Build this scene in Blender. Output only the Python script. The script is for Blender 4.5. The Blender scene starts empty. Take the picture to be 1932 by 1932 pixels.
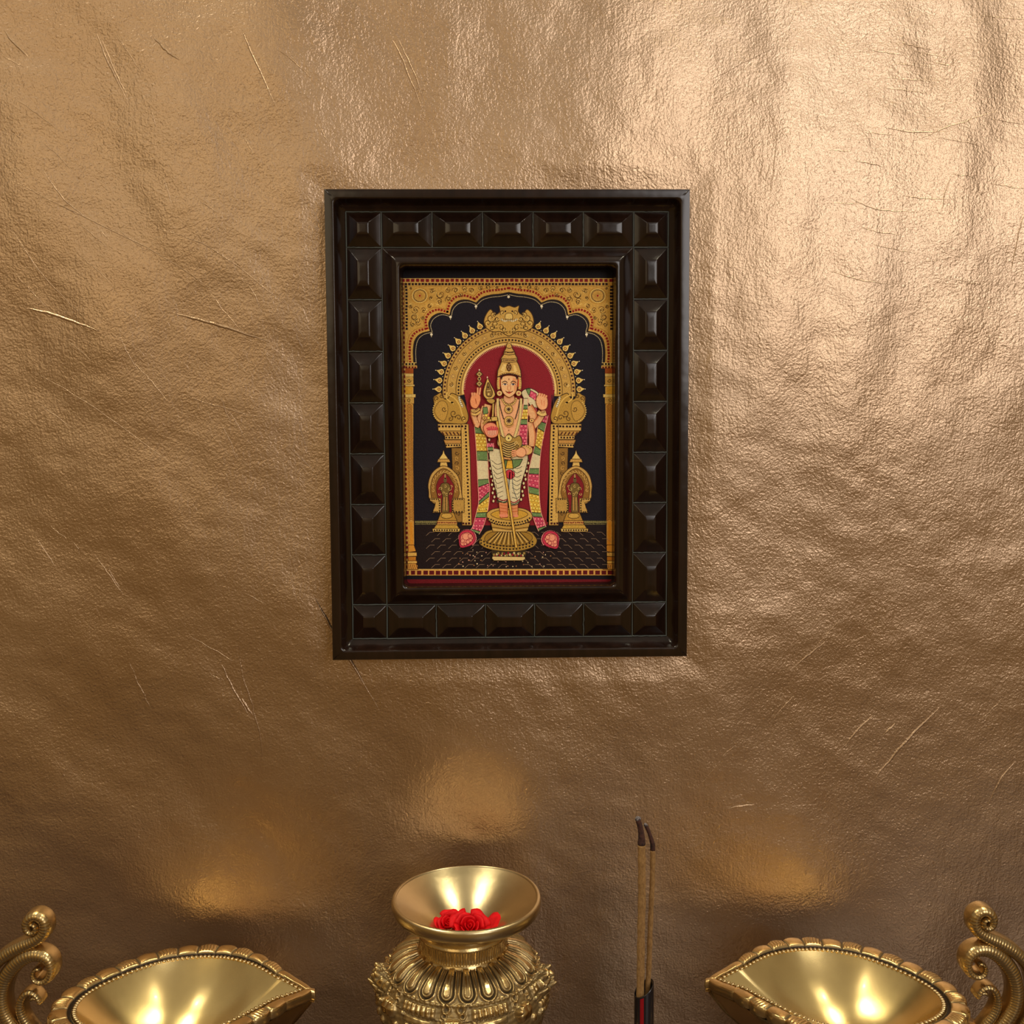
import bpy, bmesh, math, random
import numpy as np
from mathutils import Vector, Matrix, Euler
random.seed(7)
rng = np.random.default_rng(11)
SC = bpy.context.scene
COL = SC.collection

# ------------------------------------------------------------------ camera
Z0 = 1.5
CAM = Vector((0.0, -0.65048, Z0))
FPX = 1850.0
YAW, PIT, ROL = -0.02386, -0.06914, -0.00563
_r = Vector((math.cos(YAW), math.sin(YAW), 0))
FW = Vector((-math.sin(YAW)*math.cos(PIT), math.cos(YAW)*math.cos(PIT), math.sin(PIT)))
_u = _r.cross(FW)
RT = _r*math.cos(ROL)+_u*math.sin(ROL)
UP = -_r*math.sin(ROL)+_u*math.cos(ROL)
cd = bpy.data.cameras.new('camera')
cam = bpy.data.objects.new('camera', cd)
COL.objects.link(cam)
m = Matrix((RT, UP, -FW)).transposed().to_4x4()
m.translation = CAM
cam.matrix_world = m
cd.sensor_width = 36.0
cd.lens = 36.0*FPX/1932.0
cd.clip_start = 0.01
SC.camera = cam

# ------------------------------------------------------------------ world, lights, exposure
SC.view_settings.view_transform = 'Standard'
SC.view_settings.look = 'None'
SC.view_settings.exposure = 0.52
SC.view_settings.gamma = 1.0
w = bpy.data.worlds.new('world'); SC.world = w; w.use_nodes = True
wn = w.node_tree; bg = wn.nodes['Background']
# a dim warm room with a pale ceiling
tcw = wn.nodes.new('ShaderNodeTexCoord'); sxyz = wn.nodes.new('ShaderNodeSeparateXYZ'); rw = wn.nodes.new('ShaderNodeValToRGB')
wn.links.new(tcw.outputs['Generated'], sxyz.inputs[0]); wn.links.new(sxyz.outputs['Z'], rw.inputs[0]); wn.links.new(rw.outputs[0], bg.inputs[0])
rw.color_ramp.elements[0].position = 0.0; rw.color_ramp.elements[0].color = (0.155, 0.090, 0.026, 1)
rw.color_ramp.elements[1].position = 0.85; rw.color_ramp.elements[1].color = (0.27, 0.225, 0.17, 1)
e_ = rw.color_ramp.elements.new(0.35); e_.color = (0.15, 0.112, 0.074, 1)
bg.inputs[1].default_value = 1.0

def area(name, loc, target, sx, sy, power, col, spread=180):
    ld = bpy.data.lights.new(name, 'AREA'); ld.shape = 'RECTANGLE'
    ld.size = sx; ld.size_y = sy; ld.energy = power; ld.color = col
    ld.spread = math.radians(spread)
    o = bpy.data.objects.new(name, ld); COL.objects.link(o)
    o.location = loc
    o.rotation_euler = (Vector(target)-Vector(loc)).to_track_quat('-Z', 'Y').to_euler()
    return o
area('window_light', (1.05, -2.3, 2.25), (0.1, 0, 1.55), 0.95, 1.2, 11.5, (1.0, 0.95, 0.92))
area('room_light', (-1.0, -2.2, 2.3), (0, 0, 1.5), 1.2, 0.9, 3.2, (1.0, 0.80, 0.50))
area('added_overhead_light', (-0.60, -0.13, 2.70), (-0.1, -0.12, 1.1), 0.46, 0.22, 5.6, (1.0, 0.93, 0.68))  # unseen overhead pair, added to raise the glow from the brass bowls
area('added_overhead_light', (0.60, -0.13, 2.70), (0.1, -0.12, 1.1), 0.46, 0.22, 5.6, (1.0, 0.93, 0.68))
def spot(name, loc, target, power, rad, ang, col):
    ld = bpy.data.lights.new(name, 'SPOT'); ld.energy = power; ld.shadow_soft_size = rad
    ld.spot_size = math.radians(ang); ld.spot_blend = 0.6; ld.color = col
    o = bpy.data.objects.new(name, ld); COL.objects.link(o); o.location = loc
    o.rotation_euler = (Vector(target)-Vector(loc)).to_track_quat('-Z', 'Y').to_euler()
spot('downlight', (-0.80, -0.72, 2.7), (-0.1, -0.06, 1.2), 4.5, 0.03, 70, (1.0, 0.90, 0.74))
spot('downlight', (0.80, -0.72, 2.7), (0.1, -0.06, 1.2), 4.5, 0.03, 70, (1.0, 0.90, 0.74))

# ------------------------------------------------------------------ helpers
def ray(x, y):
    return (FW + RT*((x-966)/FPX) - UP*((y-966)/FPX)).normalized()
def at_y(x, y, Y):
    d = ray(x, y); return CAM + d*((Y-CAM.y)/d.y)
def at_z(x, y, Z):
    d = ray(x, y); return CAM + d*((Z-CAM.z)/d.z)
def lin(c):
    return tuple(((v/255)/12.92 if v/255 <= 0.04045 else ((v/255+0.055)/1.055)**2.4) for v in c[:3])

def mesh(name, verts, faces, mat=None, parent=None, smooth=False, mats=None, midx=None):
    me = bpy.data.meshes.new(name)
    me.from_pydata([tuple(v) for v in verts], [], [tuple(f) for f in faces])
    if smooth:
        me.polygons.foreach_set('use_smooth', [True]*len(me.polygons))
    for mm in (mats or [mat]):
        me.materials.append(mm)
    if midx is not None:
        me.polygons.foreach_set('material_index', midx)
    me.update()
    o = bpy.data.objects.new(name, me); COL.objects.link(o)
    if parent: o.parent = parent
    return o
def thing(name, label, cat, loc=(0, 0, 0), group=None):
    o = bpy.data.objects.new(name, None); COL.objects.link(o); o.location = loc
    o.empty_display_size = 0.02
    tag(o, label, cat, group); return o
def tag(o, label, cat, group=None):
    o['label'] = label; o['category'] = cat
    if group: o['group'] = group
def vattr(o, name, vals):
    a = o.data.attributes.new(name, 'FLOAT', 'POINT'); a.data.foreach_set('value', np.asarray(vals, dtype=np.float32))
def loft(rings, close=True, cap0=False, cap1=False):
    """rings: list of lists of points, same length."""
    n = len(rings[0]); V = [p for r in rings for p in r]; F = []
    for i in range(len(rings)-1):
        for j in range(n if close else n-1):
            a = i*n+j; b = i*n+(j+1) % n
            F.append((a, b, b+n, a+n))
    if cap0: F.append(tuple(range(n-1, -1, -1)))
    if cap1: F.append(tuple(range((len(rings)-1)*n, len(rings)*n)))
    return V, F
def catmull(pts, k=8, closed=False):
    P = [np.array(p, float) for p in pts]; n = len(P); out = []
    rngi = range(n) if closed else range(n-1)
    for i in rngi:
        p0 = P[(i-1) % n] if (closed or i > 0) else P[0]*2-P[1]
        p1 = P[i]; p2 = P[(i+1) % n]
        p3 = P[(i+2) % n] if (closed or i+2 < n) else P[-1]*2-P[-2]
        for j in range(k):
            t = j/k
            out.append(0.5*((2*p1)+(-p0+p2)*t+(2*p0-5*p1+4*p2-p3)*t*t+(-p0+3*p1-3*p2+p3)*t**3))
    if not closed: out.append(P[-1])
    return out

# ------------------------------------------------------------------ materials
def new_mat(name):
    mt = bpy.data.materials.new(name); mt.use_nodes = True
    nt = mt.node_tree; return mt, nt, nt.nodes['Principled BSDF']
def nd(nt, typ, **kw):
    n = nt.nodes.new(typ)
    for k, v in kw.items():
        if k in n.inputs.keys(): n.inputs[k].default_value = v
        else: setattr(n, k, v)
    return n
def noise(nt, vec, scale, detail=3, rough=0.5, dist=0.0):
    n = nd(nt, 'ShaderNodeTexNoise', Scale=scale, Detail=detail, Roughness=rough, Distortion=dist)
    nt.links.new(vec, n.inputs['Vector']); return n.outputs['Fac']
def mth(nt, op, a, b=None):
    n = nt.nodes.new('ShaderNodeMath'); n.operation = op
    for i, v in enumerate((a, b)):
        if v is None: continue
        if isinstance(v, (int, float)): n.inputs[i].default_value = v
        else: nt.links.new(v, n.inputs[i])
    return n.outputs[0]
def ramp(nt, fac, stops):
    r = nt.nodes.new('ShaderNodeValToRGB'); e = r.color_ramp.elements
    e[0].position, e[0].color = stops[0][0], (*stops[0][1], 1)
    e[1].position, e[1].color = stops[-1][0], (*stops[-1][1], 1)
    for p, c in stops[1:-1]:
        x = e.new(p); x.color = (*c, 1)
    nt.links.new(fac, r.inputs[0]); return r.outputs[0]
def bump(nt, height, dist, strength=1.0, normal=None):
    b = nt.nodes.new('ShaderNodeBump'); b.inputs['Distance'].default_value = dist
    b.inputs['Strength'].default_value = strength
    nt.links.new(height, b.inputs['Height'])
    if normal: nt.links.new(normal, b.inputs['Normal'])
    return b.outputs[0]
def mapping(nt, rot=(0, 0, 0), scale=(1, 1, 1)):
    tc = nt.nodes.new('ShaderNodeTexCoord'); mp = nt.nodes.new('ShaderNodeMapping')
    mp.inputs['Rotation'].default_value = rot; mp.inputs['Scale'].default_value = scale
    nt.links.new(tc.outputs['Object'], mp.inputs['Vector']); return mp.outputs[0]

# wall: gold leaf paint over beaten, wrinkled ground
M_wall, nt, bs = new_mat('gold_painted_wall')
v0 = mapping(nt)
vs = mapping(nt, (0, math.radians(22), 0), (3.2, 1, 0.55))
big = noise(nt, v0, 7, 3, 0.5)
c = ramp(nt, big, [(0.3, (0.50, 0.345, 0.218)), (0.7, (0.57, 0.412, 0.280))])
nt.links.new(c, bs.inputs['Base Color'])
bs.inputs['Metallic'].default_value = 0.92
rg = mth(nt, 'ADD', mth(nt, 'MULTIPLY', noise(nt, v0, 14, 2), 0.12), 0.27)
nt.links.new(rg, bs.inputs['Roughness'])
g1 = noise(nt, v0, 380, 2, 0.5, 0.6)
g2 = noise(nt, v0, 700, 2, 0.6)
g3 = noise(nt, vs, 90, 3, 0.6, 0.3)
b1 = bump(nt, g1, 0.00026)
b2 = bump(nt, g2, 0.00028, 1.0, b1)
b3 = bump(nt, g3, 0.0004, 0.5, b2)
nt.links.new(b3, bs.inputs['Normal'])

def brass(name, col, rough, grime=(0.030, 0.018, 0.010), bmp=0.00012, sc=400, coat=0):
    mt, nt, bs = new_mat(name)
    v = mapping(nt)
    n1 = noise(nt, v, 45, 3, 0.55)
    base = ramp(nt, n1, [(0.3, tuple(x*0.9 for x in col)), (0.7, col)])
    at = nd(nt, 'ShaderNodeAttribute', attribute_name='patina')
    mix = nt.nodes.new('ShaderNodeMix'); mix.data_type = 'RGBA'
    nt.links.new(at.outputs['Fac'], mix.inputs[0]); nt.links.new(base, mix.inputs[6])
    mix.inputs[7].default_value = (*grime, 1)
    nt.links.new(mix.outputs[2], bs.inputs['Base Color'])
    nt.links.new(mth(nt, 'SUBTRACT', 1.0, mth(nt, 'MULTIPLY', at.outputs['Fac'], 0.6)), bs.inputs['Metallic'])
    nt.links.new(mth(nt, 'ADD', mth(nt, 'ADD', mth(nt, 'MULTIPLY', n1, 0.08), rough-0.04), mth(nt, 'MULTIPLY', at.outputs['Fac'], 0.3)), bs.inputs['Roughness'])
    nt.links.new(bump(nt, noise(nt, v, sc, 2), bmp), bs.inputs['Normal'])
    if coat: bs.inputs['Coat Weight'].default_value = coat; bs.inputs['Coat Roughness'].default_value = 0.07
    return mt
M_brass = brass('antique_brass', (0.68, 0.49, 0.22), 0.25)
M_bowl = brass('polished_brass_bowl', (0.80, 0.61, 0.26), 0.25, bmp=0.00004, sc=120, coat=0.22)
M_mouth = brass('satin_brass', (0.64, 0.51, 0.29), 0.29, bmp=0.00006, sc=200)

M_wood, nt, bs = new_mat('dark_varnished_wood')
v = mapping(nt, (0, 0, 0), (1, 1, 0.12))
n1 = noise(nt, v, 160, 3, 0.6)
nt.links.new(ramp(nt, n1, [(0.35, (0.010, 0.0042, 0.0028)), (0.75, (0.022, 0.0092, 0.0056))]), bs.inputs['Base Color'])
bs.inputs['Roughness'].default_value = 0.20
nt.links.new(bump(nt, noise(nt, mapping(nt), 55, 2), 0.0005, 0.6), bs.inputs['Normal'])
M_groove, nt, bs = new_mat('dull_grey_groove')
bs.inputs['Base Color'].default_value = (0.10, 0.12, 0.115, 1); bs.inputs['Roughness'].default_value = 0.5
M_table, nt, bs = new_mat('brown_shelf_wood')
v = mapping(nt, (0, 0, 0), (0.15, 1, 1))
nt.links.new(ramp(nt, noise(nt, v, 40, 4), [(0.3, (0.035, 0.016, 0.006)), (0.7, (0.075, 0.035, 0.014))]), bs.inputs['Base Color'])
bs.inputs['Roughness'].default_value = 0.4
M_paint, nt, bs = new_mat('painted_panel')
at = nd(nt, 'ShaderNodeAttribute', attribute_name='ink')
v = mapping(nt)
pn = noise(nt, v, 1500, 3, 0.6)
mx = nt.nodes.new('ShaderNodeMix'); mx.data_type = 'RGBA'; mx.blend_type = 'MULTIPLY'; mx.inputs[0].default_value = 1.0
nt.links.new(at.outputs['Color'], mx.inputs[6])
nt.links.new(ramp(nt, pn, [(0.3, (1.0, 1.0, 1.0)), (0.7, (1.55, 1.55, 1.55))]), mx.inputs[7])
nt.links.new(mx.outputs[2], bs.inputs['Base Color'])
bs.inputs['Roughness'].default_value = 0.55
bs.inputs['Specular IOR Level'].default_value = 0.22
nt.links.new(bump(nt, pn, 0.00016, 1.0), bs.inputs['Normal'])
M_stick, nt, bs = new_mat('incense_paste')
v = mapping(nt, (0, 0, 0), (1, 1, 0.4))
nt.links.new(ramp(nt, noise(nt, v, 900, 3, 0.7), [(0.3, (0.22, 0.115, 0.035)), (0.7, (0.42, 0.245, 0.09))]), bs.inputs['Base Color'])
bs.inputs['Roughness'].default_value = 0.85
nt.links.new(bump(nt, noise(nt, v, 1500, 2), 0.0003), bs.inputs['Normal'])
M_burnt, nt, bs = new_mat('burnt_incense')
v = mapping(nt)
nt.links.new(ramp(nt, noise(nt, v, 500, 3), [(0.3, (0.018, 0.008, 0.009)), (0.7, (0.085, 0.032, 0.022))]), bs.inputs['Base Color'])
bs.inputs['Roughness'].default_value = 0.9
M_ash, nt, bs = new_mat('pale_ash')
v = mapping(nt)
nt.links.new(ramp(nt, noise(nt, v, 1800, 3), [(0.4, (0.02, 0.016, 0.02)), (0.6, (0.30, 0.27, 0.28))]), bs.inputs['Base Color'])
bs.inputs['Roughness'].default_value = 1.0
M_tube, nt, bs = new_mat('black_lacquered_metal')
bs.inputs['Base Color'].default_value = (0.012, 0.011, 0.014, 1); bs.inputs['Roughness'].default_value = 0.18
bs.inputs['Coat Weight'].default_value = 0.5
M_red, nt, bs = new_mat('red_painted_reflection')  # colour of the red reflection painted onto the tube
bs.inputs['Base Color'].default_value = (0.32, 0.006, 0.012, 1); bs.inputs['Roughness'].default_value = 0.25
M_rose, nt, bs = new_mat('rose_petal_red')
v = mapping(nt)
nt.links.new(ramp(nt, noise(nt, v, 220, 2), [(0.3, (0.62, 0.002, 0.008)), (0.7, (0.92, 0.006, 0.012))]), bs.inputs['Base Color'])
bs.inputs['Roughness'].default_value = 0.55
bs.inputs['Subsurface Weight'].default_value = 0.1
bs.inputs['Specular IOR Level'].default_value = 0.2
bs.inputs['Subsurface Radius'].default_value = (0.004, 0.0005, 0.0005)
bs.inputs['Subsurface Scale'].default_value = 0.5

# ------------------------------------------------------------------ wall (beaten surface)
def vnoise(x, z, s, seed):
    r = np.random.default_rng(seed); T = r.random((64, 64))
    X = x*s; Z = z*s; xi = np.floor(X).astype(int); zi = np.floor(Z).astype(int)
    fx = X-xi; fz = Z-zi; fx = fx*fx*(3-2*fx); fz = fz*fz*(3-2*fz)
    g = lambda a, b: T[a % 64, b % 64]
    return (g(xi, zi)*(1-fx)+g(xi+1, zi)*fx)*(1-fz)+(g(xi, zi+1)*(1-fx)+g(xi+1, zi+1)*fx)*fz-0.5
def wall_h(x, z):
    """height towards the room, metres; x,z world"""
    h = 0.0060*vnoise(x+z*0.15, z*0.8, 9, 1)+0.0021*vnoise(x-z*0.35, z*0.6, 19, 2)+0.0006*vnoise(x+z*0.5, z, 60, 3)
    h += 0.0003*vnoise(x*1.0, z, 130, 4)
    # upright folds in the upper right
    up = 1/(1+np.exp(-(x-0.03)*28))*1/(1+np.exp(-(z-1.53)*16))
    wob = 0.016*np.sin(z*17+1.0)+0.010*np.sin(z*31)
    h += 0.0012*up*np.sin((x+wob+0.02*np.sin(x*23))*2*math.pi/0.074)*(0.6+0.4*np.sin(x*31+z*9))
    # slanted folds in the upper left
    ul = 1/(1+np.exp((x-0.0)*25))*1/(1+np.exp(-(z-1.58)*20))
    h += 0.00075*ul*np.sin((x+(z-1.6)*0.30)*2*math.pi/0.093+0.7)
    # crossing shallow creases lower left
    ll = 1/(1+np.exp((x+0.02)*25))*1/(1+np.exp((z-1.53)*20))
    h += 0.0007*ll*np.sin((x*0.9+z*1.3)*2*math.pi/0.15)
    return h
def axis(lo, c0, c1, hi, nf, nc):
    return np.concatenate([np.linspace(lo, c0, nc, endpoint=False), np.linspace(c0, c1, nf, endpoint=False), np.linspace(c1, hi, nc)])
xs = axis(-1.6, -0.42, 0.46, 1.6, 420, 40)
zs = axis(0.9, 1.05, 1.90, 2.75, 400, 34)
X, Z = np.meshgrid(xs, zs); H = wall_h(X, Z)
# the picture hangs flat: nothing pokes through its back
fade = np.clip(np.maximum(np.abs(X-0.0135)-0.105, np.abs(Z-1.5106)-0.14)/0.03, 0, 1)
H = H*fade - 0.001*(1-fade)
H -= 0.004*np.clip((1.2-Z)/0.1, 0, 1)*0
V = np.stack([X.ravel(), -H.ravel(), Z.ravel()], 1)
nx, nz = len(xs), len(zs)
idx = np.arange(nx*nz).reshape(nz, nx)
F = np.stack([idx[:-1, :-1], idx[:-1, 1:], idx[1:, 1:], idx[1:, :-1]], -1).reshape(-1, 4)
WV = V.tolist(); WF = F.tolist()
# raised scratches and brush creases in the gold paint
def ridge(pts, wpx, hgt, wav=0.6):
    P = catmull(pts, 6); n = len(P); L = []
    for i, p in enumerate(P):
        q = at_y(p[0]+rng.normal(0, wav), p[1]+rng.normal(0, wav), 0)
        L.append(q)
    base = len(WV)
    for i in range(n):
        a = L[max(i-1, 0)]; b = L[min(i+1, n-1)]; d = (b-a); d.y = 0; d.normalize()
        nn = Vector((-d.z, 0, d.x)); t = math.sin(math.pi*min(max((i+0.2)/(n-0.6), 0.02), 0.98))**0.5
        hw = wpx*0.5*3.5e-4*t
        y0 = -float(wall_h(np.array(L[i].x), np.array(L[i].z)))
        for k, (o, hh) in enumerate(((-1.8, -0.0004), (-0.6, 0.7*hgt*t), (0.6, 0.7*hgt*t), (1.8, -0.0004))):
            WV.append((L[i].x+nn.x*hw*o, y0-hh, L[i].z+nn.z*hw*o))
    for i in range(n-1):
        for k in range(3):
            a = base+i*4+k; WF.append((a, a+1, a+5, a+4))
RG = [([(45, 580), (110, 597), (190, 626)], 4, .0009), ([(324, 590), (400, 610), (500, 642)], 4, .0009),
      ([(10, 60), (30, 85), (55, 108)], 3, .0007), ([(290, 70), (315, 98), (340, 115)], 3, .0007),
      ([(182, 60), (200, 110), (243, 195)], 2.5, .0005), ([(190, 70), (215, 130), (240, 180)], 2, .0005),
      ([(458, 62), (480, 110), (523, 205)], 2.5, .0005), ([(740, 72), (765, 125), (800, 215)], 2.5, .0005),
      ([(750, 72), (778, 130), (805, 200)], 2, .0005), ([(595, 1130), (640, 1210), (716, 1340)], 3, .0008),
      ([(418, 1255), (440, 1300), (470, 1352)], 3, .0008), ([(455, 1318), (476, 1350)], 4, .0009),
      ([(452, 1200), (455, 1265), (475, 1330), (492, 1400), (490, 1460)], 2.5, .0006),
      ([(1655, 1470), (1710, 1405), (1775, 1338)], 4, .0010), ([(1595, 1412), (1620, 1382), (1650, 1352)], 3, .0009),
      ([(1670, 1390), (1692, 1367)], 3, .0009), ([(1500, 1262), (1530, 1235), (1560, 1212)], 3, .0007),
      ([(1455, 1365), (1480, 1335), (1500, 1315)], 2, .0006), ([(1868, 1520), (1890, 1475), (1920, 1437)], 2.5, .0007),
      ([(1375, 1526), (1400, 1522), (1425, 1519)], 2.5, .0007),
      ([(0, 330), (140, 400), (300, 480), (420, 560)], 1.6, .0004), ([(80, 320), (120, 375), (160, 410)], 2, .0005),
      ([(290, 430), (400, 470), (560, 590)], 1.6, .0004), ([(60, 700), (180, 770), (330, 880)], 1.6, .0004),
      ([(330, 740), (440, 775), (560, 800)], 1.6, .0004), ([(20, 430), (80, 520), (160, 600)], 1.6, .0004),
      ([(1700, 370), (1740, 375), (1790, 378)], 1.8, .0004), ([(1600, 375), (1650, 395), (1730, 402)], 1.8, .0004),
      ([(1620, 430), (1660, 440), (1700, 444)], 1.6, .0004), ([(1560, 510), (1620, 530), (1680, 538)], 1.8, .0004),
      ([(1880, 210), (1790, 240), (1730, 265)], 1.6, .0004), ([(1460, 90), (1400, 120), (1340, 150)], 1.4, .0004),
      ([(1465, 235), (1460, 300), (1450, 370)], 1.8, .0005), ([(1790, 335), (1780, 370), (1775, 400)], 1.8, .0005),
      ([(1660, 240), (1720, 250), (1790, 250)], 1.8, .0004), ([(1700, 80), (1725, 86), (1760, 92)], 1.8, .0005),
      ([(1610, 305), (1640, 310), (1670, 317)], 1.8, .0005), ([(1930, 400), (1920, 440), (1905, 520)], 2.2, .0006)]
for p, wd, hh in RG: ridge(p, wd, hh)
for k in range(70):   # brushed hair creases
    if k < 40: x, y, a = rng.uniform(0, 640), rng.uniform(0, 1300), math.radians(rng.normal(62 if rng.random() < .5 else 38, 8))
    elif k < 58: x, y, a = rng.uniform(1560, 1900), rng.uniform(20, 560), math.radians(rng.normal(8, 5))
    else: x, y, a = rng.uniform(1300, 1900), rng.uniform(900, 1500), math.radians(rng.normal(-50, 12))
    L = rng.uniform(25, 110)
    ridge([(x, y), (x+math.cos(a)*L/2+rng.normal(0, 2), y+math.sin(a)*L/2), (x+math.cos(a)*L, y+math.sin(a)*L)], 1.5, .00035)
wall = mesh('wall_back', WV, WF, M_wall, smooth=True); wall['kind'] = 'structure'

# ------------------------------------------------------------------ shelf
TZ = Z0-0.4150
def boxm(x0, x1, y0, y1, z0, z1):
    return ([(x0, y0, z0), (x1, y0, z0), (x1, y1, z0), (x0, y1, z0), (x0, y0, z1), (x1, y0, z1), (x1, y1, z1), (x0, y1, z1)],
            [(3, 2, 1, 0), (4, 5, 6, 7), (0, 1, 5, 4), (1, 2, 6, 5), (2, 3, 7, 6), (3, 0, 4, 7)])
sv, sf = boxm(-0.9, 0.9, -0.42, -0.006, TZ-0.03, TZ)
shelf = mesh('shelf', sv, sf, M_table)
bv = shelf.modifiers.new('bev', 'BEVEL'); bv.width = 0.004; bv.segments = 3
tag(shelf, 'dark brown wooden shelf under the brass vase and lamps, against the gold wall', 'shelf')
shelf['kind'] = 'structure'

# ------------------------------------------------------------------ picture frame
K = 0.23/690.0
FWD, FHT = 0.23, 0.2984
FC = Vector((0.01349, 0, Z0+0.01056))
frame = thing('picture_frame', 'dark carved wooden frame around a gold devotional painting, hung on the wall', 'picture frame', FC)
def rrect(ins, r, h, n=7):
    hw, hh = FWD/2-ins*K, FHT/2-ins*K; r = max(r, 0.4)*K; P = []
    for cx, cz, a0 in ((hw-r, hh-r, 0), (-hw+r, hh-r, 90), (-hw+r, -hh+r, 180), (hw-r, -hh+r, 270)):
        for i in range(n):
            a = math.radians(a0+90*i/(n-1)); P.append((cx+r*math.cos(a), -h, cz+r*math.sin(a)))
    return P
prof = [(0, .5, .001), (0, .5, .0215), (.4, .8, .0228), (1.4, 1, .0235), (16, 8, .0243), (18, 11, .0241), (19.2, 12, .0232),
        (20.5, 12, .0212), (24, 10, .0185), (30, 6, .0162), (35.5, 2, .0153), (36.6, 1, .0150), (37, 1, .0141), (38, 1, .0146), (103, 1, .0146),
        (104, 1, .0141), (104.4, 1, .0152), (112, 1, .0166), (118, 1, .0186), (122, 2, .0206), (127, 3, .0222), (133, 6, .0234), (137, 9, .0238),
        (139, 10, .0235), (140.6, 10, .0222), (141.6, 10, .0195), (142, 9, .0105), (144, 6, .0085)]
V, F = loft([rrect(*p) for p in prof])
fm = mesh('moulding', V, F, M_wood, frame, smooth=True)
es = fm.modifiers.new('es', 'EDGE_SPLIT'); es.split_angle = math.radians(50)
# pale grey lines in the grooves between blocks
band0, band1 = 37.0, 104.0
HU, VU = FWD/K, FHT/K
us = [band0, band1]+[band1+(HU-2*band1)*i/5 for i in range(1, 5)]+[HU-band1, HU-band0]
vsn = [band0, band1]+[band1+(VU-2*band1)*i/7 for i in range(1, 7)]+[VU-band1, VU-band0]
def uv2(u, v, h): return (-FWD/2+u*K, -h, FHT/2-v*K)
LV, LF = [], []
def groove_strip(u0, v0, u1, v1):
    n = 14; base = len(LV); d = np.array([u1-u0, v1-v0], float); d /= np.linalg.norm(d); nn = np.array([-d[1], d[0]])
    for i in range(n+1):
        t = i/n; w_ = 0.95*(0.7+0.6*rng.random()); j = rng.normal(0, .25)
        c0 = np.array([u0+(u1-u0)*t, v0+(v1-v0)*t])+nn*j
        for s, hh in ((-1, .0144), (-.5, .0157), (.5, .0157), (1, .0144)):
            q = c0+nn*w_*s*1.1; LV.append(uv2(q[0], q[1], hh))
    for i in range(n):
        for k in range(3):
            a = base+i*4+k; LF.append((a, a+1, a+5, a+4))
for a, b in ((band0, band1), (HU-band1, HU-band0)):
    for v in vsn: groove_strip(a, v, b, v)
    groove_strip(a, band0, a, VU-band0); groove_strip(b, band0, b, VU-band0)
for a, b in ((band0, band1), (VU-band1, VU-band0)):
    for u in us[2:-2]: groove_strip(u, a, u, b)
    groove_strip(band1, a, HU-band1, a); groove_strip(band1, b, HU-band1, b)
lines = mesh('groove_line', LV, LF, M_groove, frame, smooth=True); lines['label'] = 'pale line in the grooves'
def block(u0, v0, u1, v1):
    cu, cv = (u0+u1)/2, (v0+v1)/2; hu, hv = (u1-u0)/2-1.2, (v1-v0)/2-1.2
    pu = hu-20.5 if hu > 36 else 11.0; pv = hv-20.5 if hv > 36 else 11.0
    if hu > 36: pu = 24
    if hv > 36: pv = 24
    j = [random.uniform(-1.2, 1.2) for _ in range(4)]; dh = random.uniform(-.0003, .0003)
    R = []
    for fu, fv, hh in ((hu, hv, .0144), (hu-.8, hv-.8, .0150), (hu-3, hv-3, .01535), (hu-7, hv-7, .0160), (pu+2.0, pv+2.0, .0182+dh), (pu+.5, pv+.5, .0188+dh), (pu-.9, pv-.9, .0190+dh), (pu*.5, pv*.5, .01902+dh)):
        t = 1 if fu < hu-8 else 0; rr = 1.6
        P = []
        for sx, sy, a0 in ((1, 1, 0), (-1, 1, 90), (-1, -1, 180), (1, -1, 270)):
            for i in range(4):
                a = math.radians(a0+30*i)
                P.append((-(FWD/2)+(cu+sx*(fu-rr)+rr*math.cos(a)+t*j[0])*K, -hh, FHT/2-(cv-(sy*(fv-rr)+rr*math.sin(a))+t*j[1])*K))
        R.append(P)
    V, F = loft(R, cap1=True)
    o = mesh('carved_block', V, F, M_wood, frame, smooth=True)
    e = o.modifiers.new('es', 'EDGE_SPLIT'); e.split_angle = math.radians(38)
for i in range(7):
    for (a, b) in ((band0, band1), (VU-band1, VU-band0)):
        block(us[i], a, us[i+1], b)
for i in range(1, 8):
    for (a, b) in ((band0, band1), (HU-band1, HU-band0)):
        block(a, vsn[i], b, vsn[i+1])
# ------------------------------------------------------------------ painting in the frame (flat panel, drawn in flat layers of paint)
PY = -0.0095
GOLD = (214, 170, 84); GOLD2 = (232, 200, 118); GOLD3 = (188, 148, 72); BRN = (92, 60, 24); DK = (40, 26, 18); NAVY = (24, 20, 34)
CRIM = (142, 32, 44); RED = (128, 20, 30); SKIN = (232, 178, 128); SKIN2 = (206, 120, 74); CREAM = (222, 208, 168); GREEN = (112, 140, 86)
YEL = (226, 186, 72); PINK = (206, 74, 104); PINK2 = (232, 140, 140); WHITE = (240, 230, 200); FLOOR = (34, 21, 22); OLIVE = (150, 120, 52)
PVv, PFf, PCc = [], [], []
LEV = [1]
def up(n=1): LEV[0] += n
def cxm(y): return 959.6+(y-525)*0.0068
def poly(pts, col, lev=None, mir=False):
    l = LEV[0] if lev is None else lev
    b = len(PVv)
    for x, y in pts:
        q = at_y(x, y, PY); PVv.append((q.x-FC.x, PY-l*0.8e-5, q.z-FC.z))
    PFf.append(tuple(range(b, b+len(pts)))); PCc.append(tuple(min(.97, 1.12*v**1.04) for v in lin(col)))
    if mir: poly([(2*cxm(y)-x, y) for x, y in pts][::-1], col, l)
def rect(x0, y0, x1, y1, col, mir=False): poly([(x0, y0), (x1, y0), (x1, y1), (x0, y1)], col, mir=mir)
def ell(cx, cy, rx, ry, col, n=14, a0=0, mir=False):
    poly([(cx+rx*math.cos(a0+2*math.pi*i/n), cy+ry*math.sin(a0+2*math.pi*i/n)) for i in range(n)], col, mir=mir)
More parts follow.
